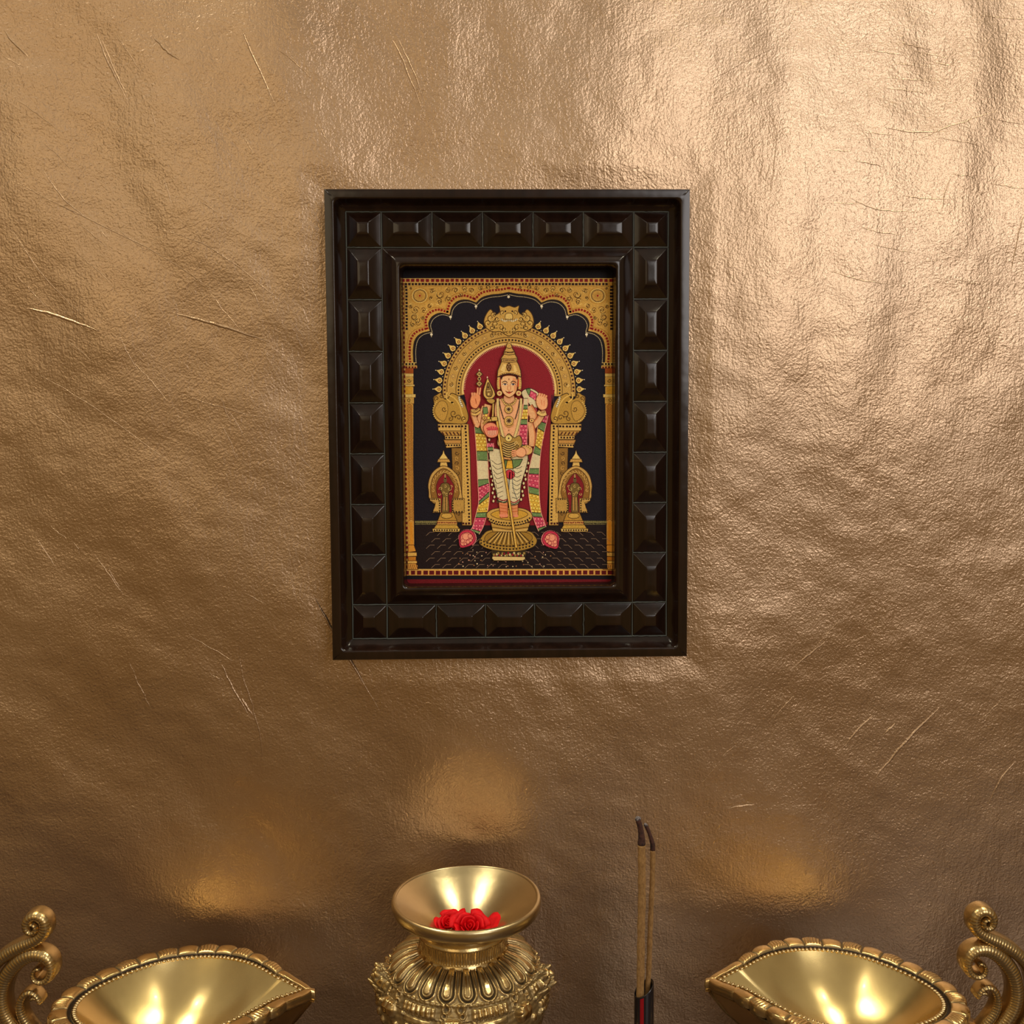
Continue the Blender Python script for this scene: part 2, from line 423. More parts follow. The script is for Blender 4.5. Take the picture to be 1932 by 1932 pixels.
def stroke(pts, w, col, k=5, mir=False, closed=False):
    if sum(col) < 340 and w < 2.2: w *= 1.35; col = tuple(int(c_*.8) for c_ in col)
    P = catmull(pts, k, closed) if len(pts) > 2 or closed else [np.array(p, float) for p in pts]
    if closed: P = P+[P[0]]
    n = len(P); Lf, Rt = [], []
    for i in range(n):
        d = P[min(i+1, n-1)]-P[max(i-1, 0)]; d = d/(np.linalg.norm(d)+1e-9); q = np.array([-d[1], d[0]])*w/2
        Lf.append(P[i]+q); Rt.append(P[i]-q)
    for i in range(n-1):
        poly([tuple(Lf[i]), tuple(Lf[i+1]), tuple(Rt[i+1]), tuple(Rt[i])], col, mir=mir)
def blob(pts, fill, line=None, lw=1.0, mir=False, k=5):
    P = [tuple(p) for p in catmull(pts, k, True)]
    poly(P, fill, mir=mir)
    if line:
        up(); stroke(pts, lw, line, k, mir, True)
    up()
def shape(pts, fill, line=None, lw=1.0, mir=False):
    poly(pts, fill, mir=mir)
    if line:
        up()
        for i in range(len(pts)): stroke([pts[i], pts[(i+1) % len(pts)]], lw, line, mir=mir)
    up()
def along(pts, pitch, k=10):
    P = catmull(pts, k) if len(pts) > 2 else [np.array(p, float) for p in pts]
    out = []; acc = 0
    for i in range(len(P)-1):
        d = P[i+1]-P[i]; L = np.linalg.norm(d)
        while acc < L:
            q = P[i]+d*(acc/L); out.append((q[0], q[1], math.atan2(d[1], d[0]))); acc += pitch
        acc -= L
    return out
def squares(pts, pitch, s, col, mir=False, sy=None, jit=.25):
    for x, y, a in along(pts, pitch):
        ca, sa = math.cos(a), math.sin(a); h = s/2*1.15*(1+rng.normal(0, .06)); g = (sy or s)/2*1.15
        x += rng.normal(0, jit); y += rng.normal(0, jit*.6)
        poly([(x+ca*u-sa*v, y+sa*u+ca*v) for u, v in ((-h, -g), (h, -g), (h, g), (-h, g))], col, mir=mir)
def dots(pts, pitch, r, col, mir=False):
    for x, y, a in along(pts, pitch): ell(x, y, r, r, col, 7, mir=mir)
def curl(x, y, r, a, w, col, turns=1.2, sgn=1, mir=False):
    pts = [(x+r*(1-.8*t)*math.cos(a+sgn*t*turns*2*math.pi), y+r*(1-.8*t)*math.sin(a+sgn*t*turns*2*math.pi)) for t in np.linspace(0, 1, 10)]
    stroke(pts, w, col, 2, mir)
# panel
rect(744, 494, 1174, 1120, (20, 16, 26)); up()
rect(744, 1093, 1174, 1120, (110, 18, 28)); up()
# navy field and floor
rect(757, 525, 1166, 1084, GOLD); up(2)
arch = [(780, 690), (779, 665), (780, 647), (786, 635), (797, 627), (811, 624), (808, 612), (813, 600), (824, 592), (834, 589), (845, 590), (849, 594), (850, 586), (856, 576), (865, 568),
        (877, 565), (889, 567), (898, 572), (904, 566), (915, 558), (934, 555), (950, 553), (cxm(552), 551)]
lobes = [[(780, 690), (779, 660), (783, 640), (794, 629), (811, 624)], [(811, 624), (808, 610), (815, 597), (830, 590), (848, 594)],
         [(848, 594), (852, 579), (863, 568), (880, 565), (898, 571)], [(898, 571), (909, 561), (925, 556), (943, 554), (959, 551)]]
L = []
for lb in lobes: L += [tuple(p) for p in catmull(lb, 6)][:-1]
L.append((960, 551))
half = L; full = half+[(2*cxm(y)-x, y) for x, y in half[::-1][1:]]
poly(full+[(1146, 1076), (779, 1076)], NAVY); up()
for lb in lobes:
    off = []
    P = catmull(lb, 4)
    stroke([(x+1.2, y+1.2) for x, y in P], 1.6, (58, 40, 30), 1, True)
up()
for lb in lobes:
    P = catmull(lb, 4); c0 = (960, 700)
    ins = [(x+(c0[0]-x)*.03, y+(c0[1]-y)*.035) for x, y in P]
    dots(ins, 2.1, .75, (226, 208, 160), True)
    outp = [(x-(c0[0]-x)*.034, y-(c0[1]-y)*.045-1) for x, y in P]
    squares(outp, 5.6, 3.4, (150, 30, 26), True, 3.8)
    o2 = [(x-(c0[0]-x)*.062, y-(c0[1]-y)*.085-1) for x, y in P]
    stroke(o2, 1.2, (186, 128, 48), 1, True)
up()
for x, y in ((898, 578), (850, 598), (814, 631)):
    ell(x, y, 2.4, 2.6, WHITE, 10, mir=True); ell(x, y+4, .9, 1.3, (200, 180, 140), 6, mir=True)
ell(959.5, 560, 2.4, 2.6, WHITE)
# borders
squares([(760, 529), (1156, 529)], 9.35, 5.4, (134, 18, 34), sy=5)
squares([(766, 536), (1150, 536)], 6.3, 4.0, (44, 22, 22), sy=3.6)
squares([(759.5, 536), (762, 690), (768, 1070)], 9.2, 4.4, (124, 20, 30), True, 3.8)
squares([(766.6, 541), (767.6, 626)], 6.1, 3.6, (38, 24, 26), True, 3.6)
stroke([(763.2, 534), (764, 684)], .8, (160, 112, 44), mir=True)
stroke([(757, 525.8), (1164, 525.8)], 1.0, GOLD2); stroke([(757, 533), (1160, 533)], .8, GOLD2)
stroke([(771, 540), (1150, 540)], .8, (168, 122, 50))
rect(757, 1073, 1166, 1086, (222, 168, 84)); up()
squares([(768, 1080.6), (1160, 1080.2)], 11.6, 7.2, (100, 16, 24), sy=6.6)
stroke([(757, 1086.4), (1166, 1086)], 1.2, DK); stroke([(768, 1074), (1160, 1073.6)], 1.0, (248, 208, 130))
# spandrel scrollwork
up()
for x, y in ((792, 558),):
    ell(x, y, 18, 16, (204, 154, 66), 24, mir=True); up()
    ell(x, y, 15, 14, GOLD2, 24, mir=True); up()
    ell(x, y, 13.2, 12.4, GOLD, 24, mir=True); up()
    for i in range(26):
        a = 2*math.pi*i/26; ell(x+11.6*math.cos(a), y+11*math.sin(a), 1.1, 1.1, (52, 26, 30), 6, mir=True)
    for i in range(14):
        a = 2*math.pi*i/14; stroke([(x+3*math.cos(a), y+3*math.sin(a)), (x+7.5*math.cos(a), y+7*math.sin(a))], .7, (180, 120, 40), mir=True)
    ell(x, y, 2, 2, (160, 24, 24), 8, mir=True)
random.seed(3)
for cx_, cy_, r in ((830, 555, 9), (828, 570, 7), (815, 548, 6), (844, 546, 6), (860, 548, 7), (876, 546, 6), (846, 563, 6), (890, 548, 6), (906, 545, 5), (921, 543, 5), (784, 585, 7),
                    (780, 598, 8), (788, 607, 6), (777, 613, 5), (801, 585, 5), (812, 577, 5), (936, 541, 4), (775, 545, 3), (813, 562, 4), (868, 557, 4), (797, 600, 4), (776, 577, 4)):
    for q in range(3):
        curl(cx_+random.uniform(-2, 2), cy_+random.uniform(-2, 2), r*random.uniform(.6, 1), random.uniform(0, 6.3), .75, (142, 92, 34) if q else (246, 214, 130), 1.0, random.choice((-1, 1)), True)
# pillars
up()
def pil(y): return 763+(y-690)*.013+1
for y0, y1, x1, col in ((684, 690, 786, GOLD2), (690, 695, 787, GOLD), (695, 705, 780, (168, 84, 30)), (705, 711, 780, GOLD2), (711, 726, 779, GOLD), (726, 729, 782, GOLD2), (729, 744, 778, (222, 168, 54)), (744, 750, 784, GOLD2), (750, 762, 781, GOLD)):
    poly([(765, y0), (x1, y0), (x1, y1), (765, y1)], col, mir=True); up()
    stroke([(765, y1), (x1, y1)], .8, (120, 76, 28), mir=True); up()
squares([(767, 687), (785, 687)], 5.6, 3.2, DK, True); squares([(767, 693), (784, 693)], 5.6, 3, (110, 24, 24), True)
curl(772, 718, 4, 0, .8, BRN, mir=True); curl(772, 755, 4, 1, .8, BRN, mir=True)
poly([(766, 762), (778, 762), (780, 900), (781.5, 1032), (770, 1032), (768, 900)], (224, 164, 74), mir=True); up()
for i in range(78):
    y = 766+i*3.05; x = 766.5+(y-762)*.016
    if y < 985: stroke([(x+1, y), (x+6, y-3.5), (x+11.5, y+1)], .75, (150, 88, 26) if y < 900 else (172, 100, 30), 3, mir=True)
poly([(772.5, 985), (778, 985), (780, 1032), (774, 1032)], (236, 158, 48), mir=True)
up()
for pts, col in (([(770, 1028), (781, 1028), (785, 1040), (770, 1042)], (232, 160, 60)), ([(769, 1042), (787, 1042), (788, 1049), (769, 1050)], (244, 190, 96)), ([(770, 1050), (785, 1050), (785, 1058), (770, 1058)], (208, 134, 44)),
                 ([(769, 1058), (787, 1058), (787, 1063), (769, 1063)], (244, 190, 96)), ([(769, 1063), (784, 1063), (792, 1070), (789, 1074), (769, 1074)], (232, 166, 76))):
    shape(pts, col, (110, 60, 18), .8, mir=True)
for i in range(5): stroke([(771+i*3.4, 1065), (772+i*4, 1073)], .8, (130, 74, 24), mir=True)
# floor
up()
poly([(782.5, 990), (1143, 990), (1146, 1073.2), (788, 1073.2)], FLOOR); up()
for row in range(7):
    y = 1004+row*12.2
    if y > 1070: break
    for c_ in range(-1, 22):
        x = 790+c_*21+(row % 2)*10
        s = -1 if x < 960 else 1
        if 800 < x < 1140 and abs(x-962) > 8:
            x0 = x
            stroke([(x0, y), (x0+9, y)], .7, (150, 124, 100))
            stroke([(x0+(9 if s > 0 else 0), y), (x0+(9 if s > 0 else 0)+s*7, y+6.5)], .7, (150, 124, 100))
for k in range(60):
    x = 860+random.uniform(0, 190); y = 1036+random.uniform(0, 34)
    ell(x, y, random.uniform(.8, 1.5), random.uniform(.9, 1.5), random.choice(((220, 200, 160), (170, 120, 80), (200, 150, 130))), 6)
for i in range(20):   # fringe along the floor's far edge
    for x0 in (783+i*2.2, 1101+i*2.2):
        stroke([(x0, 989), (x0+1.1, 982)], .7, (190, 178, 110)); stroke([(x0+1.1, 982), (x0+2.2, 988)], .6, (150, 140, 90))
rect(783, 986, 826, 989.5, (150, 140, 92)); rect(1100, 986, 1143, 989.5, (150, 140, 92)); up()
squares([(784, 988), (826, 988)], 3, 1.6, DK); squares([(1100, 988), (1143, 988)], 3, 1.6, DK)
# arch of gold with flame buds
up()
AC = (960.5, 737)
def pol(r, deg): a = math.radians(deg); return (AC[0]+r*math.sin(a), AC[1]-r*math.cos(a))
for i in range(11):
    a = 24.5+i*7.15; x, y = pol(133.5, a); sx = 2*AC[0]-x
    for s in (1, -1):
        def q(r, t):
            X_, Y_ = pol(r, a+t); return (X_ if s > 0 else 2*AC[0]-X_, Y_)
        P = [q(127, 0), q(130, 2.3), q(134, 2.3), q(138, 1.0), q(142.5, -.2), q(138, -1.0), q(134, -2.3), q(130, -2.3)]
        poly(P, GOLD2)
        up(); c_ = q(132.2, 0); ell(c_[0], c_[1], 3.0, 3.0, (130, 84, 34), 9); up(); ell(c_[0], c_[1], 1.8, 1.8, (220, 170, 96), 8); LEV[0] -= 2
        t_ = q(143.5, 0); ell(t_[0], t_[1], 1.0, 1.0, (232, 220, 190), 6)
        t_ = q(128, 3.6); ell(t_[0], t_[1], .9, .9, (232, 220, 190), 6)
up(3)
ring = [pol(126, a) for a in range(-97, 98, 4)]+[pol(84, a) for a in range(97, -98, -4)]
poly(ring, (200, 160, 84)); up()
poly([pol(89, a) for a in range(-94, 95, 4)]+[pol(84, a) for a in range(94, -95, -4)], (236, 204, 130)); up()
squares([pol(121.5, a) for a in range(-93, 94, 6)], 7.2, 3.0, (72, 28, 30))
dots([pol(95.5, a) for a in range(-93, 94, 6)], 6.2, 1.9, (30, 18, 20))
for r, c_, w_ in ((117.5, (146, 104, 44), 1.0), (100.5, (128, 92, 44), 1.0), (91, (128, 92, 44), .9), (125.4, (112, 78, 34), .9)):
    stroke([pol(r, a) for a in range(-95, 96, 10)], w_, c_, 3)
for i in range(21):
    a = -84+i*8.4; x, y = pol(109, a)
    if abs(a) < 16: continue
    if i % 2:
        ell(x, y, 5.6, 5.6, (176, 130, 60), 12); up(); ell(x, y, 4.8, 4.8, (214, 176, 100), 12); up()
        for j in range(7): b = j*.9; ell(x+3.1*math.cos(b), y+3.1*math.sin(b), .9, .9, (90, 34, 34), 5)
        LEV[0] -= 2
    else:
        curl(x-1, y, 4.4, math.radians(a), .9, (122, 84, 36)); curl(x+2, y+2, 3.2, math.radians(a+120), .8, (240, 210, 140)); ell(x, y, 1, 1, (110, 40, 36), 6)
up(3)
# red ground inside the arch
poly([pol(86, a) for a in range(-90, 91, 4)]+[(1041, 760), (1034, 985), (1032, 991), (893, 991), (887, 985), (880, 760)], CRIM); up()
for i in range(84):
    a = -88+i*2.12; stroke([pol(86.5, a), pol(83.2, a)], .8, (236, 206, 160))
poly([(1046, 738), (1041, 760), (1031, 985), (1040, 985)], (60, 30, 44)); poly([(1043, 745), (1036, 985), (1032, 985), (1040, 745)], (96, 28, 42))
up()
# kirtimukha mask at the crown
mask = [(960, 577), (971, 580), (979, 577), (978, 588), (986, 594), (994, 584), (1003, 592), (1007, 606), (1004, 618), (990, 626), (975, 626), (960, 634), (945, 626), (930, 626), (917, 618), (913, 606),
        (918, 592), (926, 584), (934, 594), (943, 588), (942, 577), (950, 580)]
blob(mask, (206, 166, 84), (104, 70, 28), 1.1)
for x, y, r, a in ((926, 600, 9, 0), (921, 610, 7, 2), (935, 612, 8, 1), (932, 594, 6, 3), (948, 590, 5, 2), (945, 618, 6, 4), (928, 618, 6, 5), (952, 622, 5, 1), (938, 602, 5, .5)):
    curl(x, y, r, a, 1.0, (122, 82, 32), 1.1, 1, True); curl(x+1.2, y+1, r*.75, a+.4, .8, (242, 214, 136), 1.0, 1, True)
ell(953.5, 587.5, 1.6, 1.8, (40, 14, 18)); ell(966.5, 587.5, 1.6, 1.8, (40, 14, 18))
stroke([(945, 602), (952, 606), (960, 604), (968, 606), (976, 602)], 3.0, (236, 222, 180)); up()
for i in range(9): stroke([(946+i*3.5, 601), (946+i*3.5, 607)], .7, (120, 84, 40))
blob([(955, 592), (965, 592), (967, 601), (960, 604), (953, 601)], GOLD2, (120, 80, 30), .8)
for i in range(12): curl(930+i*5.4, 628+2*math.sin(i*.5*math.pi/2)-.04*(i-5.5)**2*0, 2.6, 1, .8, (112, 76, 32), .8)
# makaras
mk = [(852, 742), (866, 748), (874, 756), (880, 770), (884, 786), (881, 797), (872, 800), (850, 799), (830, 798), (820, 788), (817, 774), (819, 764), (818, 750), (824, 745), (832, 741), (838, 752), (845, 752)]
blob(mk, (186, 146, 66), (84, 56, 24), 1.1, True)
blob([(830, 757), (842, 760), (845, 776), (838, 794), (826, 788), (820, 774)], (198, 156, 74), (100, 68, 28), .6, True)
stroke([(866, 748), (868, 757), (873, 768)], 3.2, (230, 224, 196), mir=True); up()
for i in range(6): stroke([(863+i*1.5, 750+i*3.4), (869+i*1.3, 748.5+i*3.4)], .7, (110, 80, 40), mir=True)
stroke([(846, 745), (858, 752), (867, 765), (872, 782), (877, 795)], 2.6, (222, 184, 96), mir=True)
stroke([(844, 740), (842, 750), (848, 757), (856, 762)], 2.2, (226, 190, 104), mir=True)
ell(853, 759.5, 2.6, 1.6, (44, 28, 20), 9, mir=True)
for x, y, r, a in ((824, 752, 5, 2), (833, 747, 4, 0), (856, 780, 7, 1), (865, 788, 6, 3), (850, 790, 5, 5), (875, 790, 5, 2), (838, 772, 5, .5)):
    curl(x, y, r, a, 1.0, (104, 70, 28), 1.1, 1, True)
for i in range(12):
    a = math.radians(100+i*12); ell(834+17*math.cos(a), 775-20*math.cos(a-1.57)*-1, 1.2, 1.2, GOLD2, 6, mir=True)
# columns
shape([(826, 800), (884, 800), (884, 813), (827, 813)], (214, 174, 96), (104, 70, 30), .9, True)
shape([(829, 813), (870, 813), (868, 822), (838, 822)], (190, 146, 72), (104, 70, 30), .8, True)
shape([(839, 822), (870, 822), (870, 829), (840, 829)], (214, 174, 96), (104, 70, 30), .8, True)
shape([(837, 830), (870, 830), (870, 837), (840, 837)], (196, 146, 78), (104, 70, 30), .8, True)
shape([(840, 837), (871, 837), (871, 843), (842, 845)], (214, 174, 96), (104, 70, 30), .8, True)
shape([(852, 845), (871, 845), (874, 985), (858, 985)], (150, 112, 52), (90, 60, 26), .8, True)
shape([(870, 800), (884, 800), (887, 860), (890, 991), (872, 991), (871, 860)], (212, 172, 92), (104, 70, 30), .9, True)
squares([(829, 804.5), (880, 804.5)], 6.2, 3.2, (46, 22, 22), True)
squares([(842, 825.5), (868, 825.5)], 5.6, 2.8, (46, 22, 22), True); squares([(842, 840), (869, 840)], 5, 2.6, (46, 22, 22), True)
squares([(878.5, 809), (880.5, 860), (885.5, 985)], 6.4, 3.0, (42, 20, 22), True)
for i in range(5): stroke([(834+i*7, 815), (838+i*7, 821)], 1.6, (96, 40, 32), mir=True)
for i in range(13): curl(862+.03*i*8, 855+i*9.6, 4.2, i*1.3, .9, (214, 170, 92) if i % 2 else (84, 54, 24), 1, 1, True)
for i in range(30): ell(874.5+i*.1, 818+i*5.6, .7, .7, (150, 108, 52), 5, mir=True)
squares([(874, 987.5), (890, 987.5)], 5.6, 3.4, (70, 24, 24), True)
# small side shrines
S0 = 0
for pts, c_ in (([(837, 848), (839, 856), (846, 866), (828, 866), (835, 856)], GOLD2), ([(827, 866), (847, 866), (850, 872), (825, 872)], (204, 160, 84)), ([(831, 872), (843, 872), (845, 880), (830, 880)], (222, 184, 104))):
    shape(pts, c_, (96, 62, 26), .8, True)
blob([(838, 879), (852, 885), (864, 898), (869, 914), (871, 930), (872, 942), (864, 950), (846, 952), (820, 950), (810, 940), (809, 928), (808, 914), (813, 896), (824, 884)], (206, 166, 92), (96, 62, 26), 1.0, True)
blob([(838, 884), (850, 890), (860, 903), (865, 918), (866, 934), (856, 944), (820, 944), (813, 932), (813, 914), (818, 899), (828, 888)], (146, 104, 46), (92, 62, 26), .8, True)
for i in range(15):
    a = math.radians(-105+i*15); curl(839+23*math.sin(a), 918-29*math.cos(a), 3.4, a, .8, (226, 190, 112), .9, 1, True)
blob([(839, 893), (847, 899), (852, 907), (857, 917), (856, 930), (852, 950), (851, 968), (831, 968), (829, 950), (824, 930), (823, 917), (827, 906), (832, 899)], (132, 30, 38), (90, 60, 28), .8, True)
shape([(810, 940), (832, 940), (832, 967), (816, 967), (820, 957), (822, 948), (812, 945)], (204, 164, 88), (96, 62, 26), .7, True)
shape([(853, 940), (876, 940), (876, 967), (853, 967)], (190, 150, 76), (96, 62, 26), .7, True)
squares([(811, 942), (831, 942)], 4, 2, DK, True); squares([(829, 945), (829.5, 965)], 4.4, 2.2, DK, True); squares([(855, 942), (874, 942)], 4.2, 2, DK, True); squares([(854.5, 945), (855, 965)], 4.4, 2.2, DK, True)
squares([(817, 965.5), (830, 965.5)], 4, 2, DK, True); squares([(856, 965.5), (872, 965.5)], 5, 2.4, DK, True)
ell(840, 906, 3.2, 5, (108, 92, 56), 10, mir=True); ell(840, 899, 1.8, 5, (170, 140, 84), 8, mir=True); up()
blob([(834, 912), (846, 912), (850, 922), (846, 935), (847, 966), (834, 966), (835, 935), (830, 922)], (122, 98, 50), (60, 42, 22), .8, True)
for x, y, r in ((832, 922, 4), (848, 922, 4), (840, 918, 3), (838, 930, 3), (843, 932, 3), (852, 918, 2.5), (829, 932, 3), (851, 932, 3)):
    curl(x, y, r, x, .8, (222, 190, 116), .9, 1, True)
stroke([(838, 938), (838, 963)], 2, (196, 150, 84), mir=True); stroke([(843, 938), (843, 963)], 2, (196, 150, 84), mir=True); up()
for pts, c_ in (([(832, 967), (856, 967), (862, 982), (826, 982)], (188, 142, 60)), ([(825, 982), (862, 982), (863, 990), (824, 990)], (206, 158, 82)), ([(823, 990), (862, 990), (867, 998), (818, 998)], (200, 160, 70)), ([(816, 997), (868, 997), (867, 1003), (817, 1003)], (220, 186, 104))):
    shape(pts, c_, (92, 62, 26), .8, True)
squares([(826, 986), (861, 986)], 3.4, 2, (120, 40, 30), True); squares([(820, 1000), (866, 1000)], 4.7, 2.6, (44, 24, 22), True)
blob([(836, 969), (850, 969), (853, 975), (843, 978), (833, 975)], (210, 168, 82), (110, 76, 32), .8, True)
# long flower garlands
def garland(lft, rgt, segs):
    """lft, rgt: edge polylines; segs: list of (t0,t1,kind)"""
    A = catmull(lft, 12); B = catmull(rgt, 12); n = len(A)-1
    def e(P, t): f = t*n; i = min(int(f), n-1); return P[i]+(P[i+1]-P[i])*(f-i)
    for t0, t1, kind in segs:
        T = np.linspace(t0, t1, 5)
        col = {'g': GREEN, 'y': YEL, 'p': PINK, 'w': CREAM}[kind]
        poly([tuple(e(A, t)) for t in T]+[tuple(e(B, t)) for t in T[::-1]], col)
        up()
        if kind in 'yp':
            h = np.linalg.norm(e(A, t1)-e(A, t0)); rows = max(2, int(h/6.2)); wd = np.linalg.norm(e(B, t0)-e(A, t0)); cols = max(2, int(round(wd/7)))
            for r in range(rows):
                for c_ in range(cols+(r % 2)):
                    t = t0+(t1-t0)*(r+.5)/rows; s = (c_+.5-(r % 2)*.5)/cols; s = min(max(s, .12), .88)
                    q = e(A, t)*(1-s)+e(B, t)*s
                    ell(q[0], q[1], 3.4, 3.2, (150, 100, 20) if kind == 'y' else (140, 24, 60), 9); up()
                    ell(q[0], q[1], 2.7, 2.5, (238, 204, 90) if kind == 'y' else (226, 100, 124), 9); up()
                    ell(q[0]-.5, q[1]-.5, 1.0, 1.0, (250, 226, 130) if kind == 'y' else (244, 164, 166), 6); LEV[0] -= 2
            up(3)
        stroke([tuple(e(A, t1)), tuple(e(B, t1))], 1.1, (46, 40, 26)); stroke([tuple(e(A, t0)), tuple(e(B, t0))], .8, (46, 40, 26))
        if kind == 'g':
            for k in range(5):
                s = random.random(); t = t0+(t1-t0)*random.random(); q = e(A, t)*(1-s)+e(B, t)*s; ell(q[0], q[1], 1.2, .8, (150, 172, 120), 5)
        up()
    stroke(lft, 1.0, (240, 170, 150)); stroke(rgt, 1.0, (240, 170, 150)); up()
seg = [(0, .045, 'p'), (.045, .09, 'g'), (.09, .20, 'y'), (.20, .245, 'g'), (.245, .35, 'w'), (.35, .395, 'g'), (.395, .51, 'p'), (.51, .555, 'g'), (.555, .70, 'y'), (.70, .75, 'g'), (.75, .95, 'p'), (.95, 1, 'g')]
garland([(894, 792), (898, 840), (901, 900), (903, 945), (900, 962), (893, 990), (888, 1000)], [(912, 796), (919, 840), (922, 900), (924, 925), (921, 960), (913, 990), (904, 1008)], seg)
garland([(1016, 780), (1011, 830), (999, 880), (996, 915), (1001, 960), (1009, 985), (1016, 1002)], [(1034, 784), (1022, 840), (1018, 880), (1017, 920), (1020, 962), (1027, 985), (1030, 994)], seg)
for x, y, s in ((882, 1015, -1), (1038, 1017, 1)):
    for i in range(22):
        a = math.pi*(1.05+i*.062)*1.0 if s < 0 else math.pi*(.72+i*.062)
        ell(x+16*math.cos(a+.2*s), y+15.5*math.sin(a+.2*s), 1.6, 1.6, PINK2, 6)
    up()
    blob([(x-s*15, y+1), (x-s*10, y-12), (x+s*2, y-15.5), (x+s*13, y-10), (x+s*16, y+3), (x+s*13, y+17), (x+s*1, y+16), (x-s*10, y+11)], (204, 56, 84), (120, 20, 44), .9)
    blob([(x-s*11, y+1), (x-s*6, y-9), (x+s*3, y-11), (x+s*12, y-5), (x+s*12, y+13), (x+s*0, y+12)], (238, 150, 124), (150, 40, 60), .9)
    for dx, dy, r in ((0, -3, 7), (8, -4, 4.5), (-6, 5, 4), (4, 7, 4), (9, 4, 3.4), (-1, 11, 3)):
        ell(x-s*dx+s*3, y+dy, r, r, (150, 40, 60), 12); up(); ell(x-s*dx+s*3, y+dy, r-.9, r-.9, (242, 160, 130), 12); up()
# pedestal
up()
blob([(930, 1036), (962, 1033), (990, 1038), (987, 1052), (960, 1056), (934, 1052)], (58, 44, 26), (90, 70, 40), .8)
for i in range(22):
    ell(932+i*2.7, 1046+3*math.sin(i*1.7), 2.2, 2.6, ((160, 132, 70), (146, 30, 44), (214, 190, 130))[i % 3], 7)
up()
shape([(929, 1049), (990, 1050), (991, 1054), (986, 1057), (932, 1057), (928, 1053)], (220, 192, 130), (84, 60, 30), .8)
blob([(904, 1022), (912, 1008), (924, 1000), (962, 998), (998, 1002), (1008, 1010), (1013, 1020), (1006, 1031), (985, 1038), (960, 1040), (930, 1037), (912, 1031)], (176, 138, 60), (80, 56, 24), 1.0)
blob([(914, 1016), (926, 1004), (962, 1001), (996, 1005), (1004, 1016), (990, 1026), (962, 1030), (926, 1026)], (160, 122, 48), (110, 76, 32), .8)
for i in range(19):
    t = i/18; x = 918+t*82; stroke([(940+t*40, 1003), (x, 1022+5*math.sin(math.pi*t))], 1.3, (226, 192, 116) if i % 2 else (92, 64, 28), 2)
for rr_, dy in ((1, 0), (.94, -5.5)):
    squares([(908, 1024+dy), (925, 1031+dy), (962, 1035.5+dy), (995, 1031+dy), (1009, 1024+dy)], 6.2, 2.6, (40, 24, 20))
shape([(926, 986), (1000, 986), (994, 1003), (930, 1003)], (190, 150, 74), (84, 56, 24), .8)
stroke([(928, 994), (962, 998), (997, 994)], 1, (96, 64, 28)); stroke([(929, 998), (962, 1002), (996, 998)], 1.2, (232, 200, 130))
up()
blob([(918, 972), (924, 963), (942, 958), (980, 958), (998, 964), (1004, 974), (996, 985), (962, 992), (928, 986)], (204, 164, 84), (84, 56, 24), 1.0)
blob([(926, 970), (944, 962), (980, 962), (996, 970), (982, 978), (962, 981), (940, 978)], (206, 160, 60), (104, 70, 28), .8)
squares([(922, 978), (940, 984.5), (964, 986.5), (988, 983), (1001, 976)], 5, 2.5, (40, 24, 20)); squares([(924, 983), (942, 989), (964, 991), (986, 988), (998, 982)], 5, 2.2, (40, 24, 20))
# legs, feet and dhoti
up()
shape([(941, 944), (958, 944), (958, 976), (944, 977), (942, 960)], (224, 140, 96), (130, 60, 30), .8)
shape([(961, 946), (977, 948), (977, 973), (962, 977)], (224, 150, 100), (130, 60, 30), .8)
for y in (952, 958, 964): stroke([(943, y), (958, y+2)], 1.2, (196, 100, 50)); stroke([(962, y+2), (977, y)], 1.2, (196, 100, 50))
for i in range(7): ell(943.5+i*2.3, 972, 1.3, 2.6, (240, 150, 120), 6); ell(963+i*2.2, 973, 1.3, 2.6, (240, 150, 120), 6)
up()
for k_, (x0, y0, x1, y1) in enumerate(((921, 822, 932, 945), (996, 866, 984, 942))):
    n = 17 if k_ == 0 else 11
    for i in range(n):
        t = i/(n-1); ell(x0+(x1-x0)*t+(1.5 if i % 2 else -1), y0+(y1-y0)*t, 2.8, 3.6, (40, 26, 20), 8); up()
        ell(x0+(x1-x0)*t+(1.5 if i % 2 else -1), y0+(y1-y0)*t, 1.9, 2.7, (226, 206, 156), 8); LEV[0] -= 1
up(2)
blob([(923, 852), (934, 846), (960, 852), (990, 850), (996, 862), (992, 884), (983, 915), (979, 948), (962, 952), (958, 940), (954, 946), (941, 945), (934, 920), (927, 885)], CREAM, (60, 44, 30), 1.0)
for i in range(9): stroke([(927+i*1.6, 868+i*9), (938, 876+i*9), (949, 872+i*9)], .8, (120, 108, 84))
for i in range(8): stroke([(966, 875+i*9), (974+i*.2, 884+i*8), (985-i*.8, 880+i*8)], .8, (110, 108, 96))
stroke([(962, 890), (960, 915), (958, 945)], 2.2, (110, 116, 118)); stroke([(966, 888), (968, 920), (976, 944)], 1.4, (120, 122, 116))
stroke([(936, 938), (948, 944), (957, 942)], 1.6, (190, 60, 70)); stroke([(960, 944), (970, 948), (980, 942)], 1.6, (190, 60, 70))
stroke([(938, 943), (950, 948), (957, 946)], 1.4, (90, 110, 70)); stroke([(960, 948), (970, 951), (979, 946)], 1.4, (90, 110, 70))
blob([(955, 889), (962, 886), (970, 891), (970, 899), (962, 904), (955, 899)], (200, 60, 74), (110, 30, 40), .8)
shape([(952, 868), (986, 866), (980, 878), (968, 884), (952, 884)], GREEN, (40, 40, 24), .9)
shape([(957, 868), (966, 868), (968, 884), (954, 884)], (228, 180, 62), (60, 40, 20), .9)
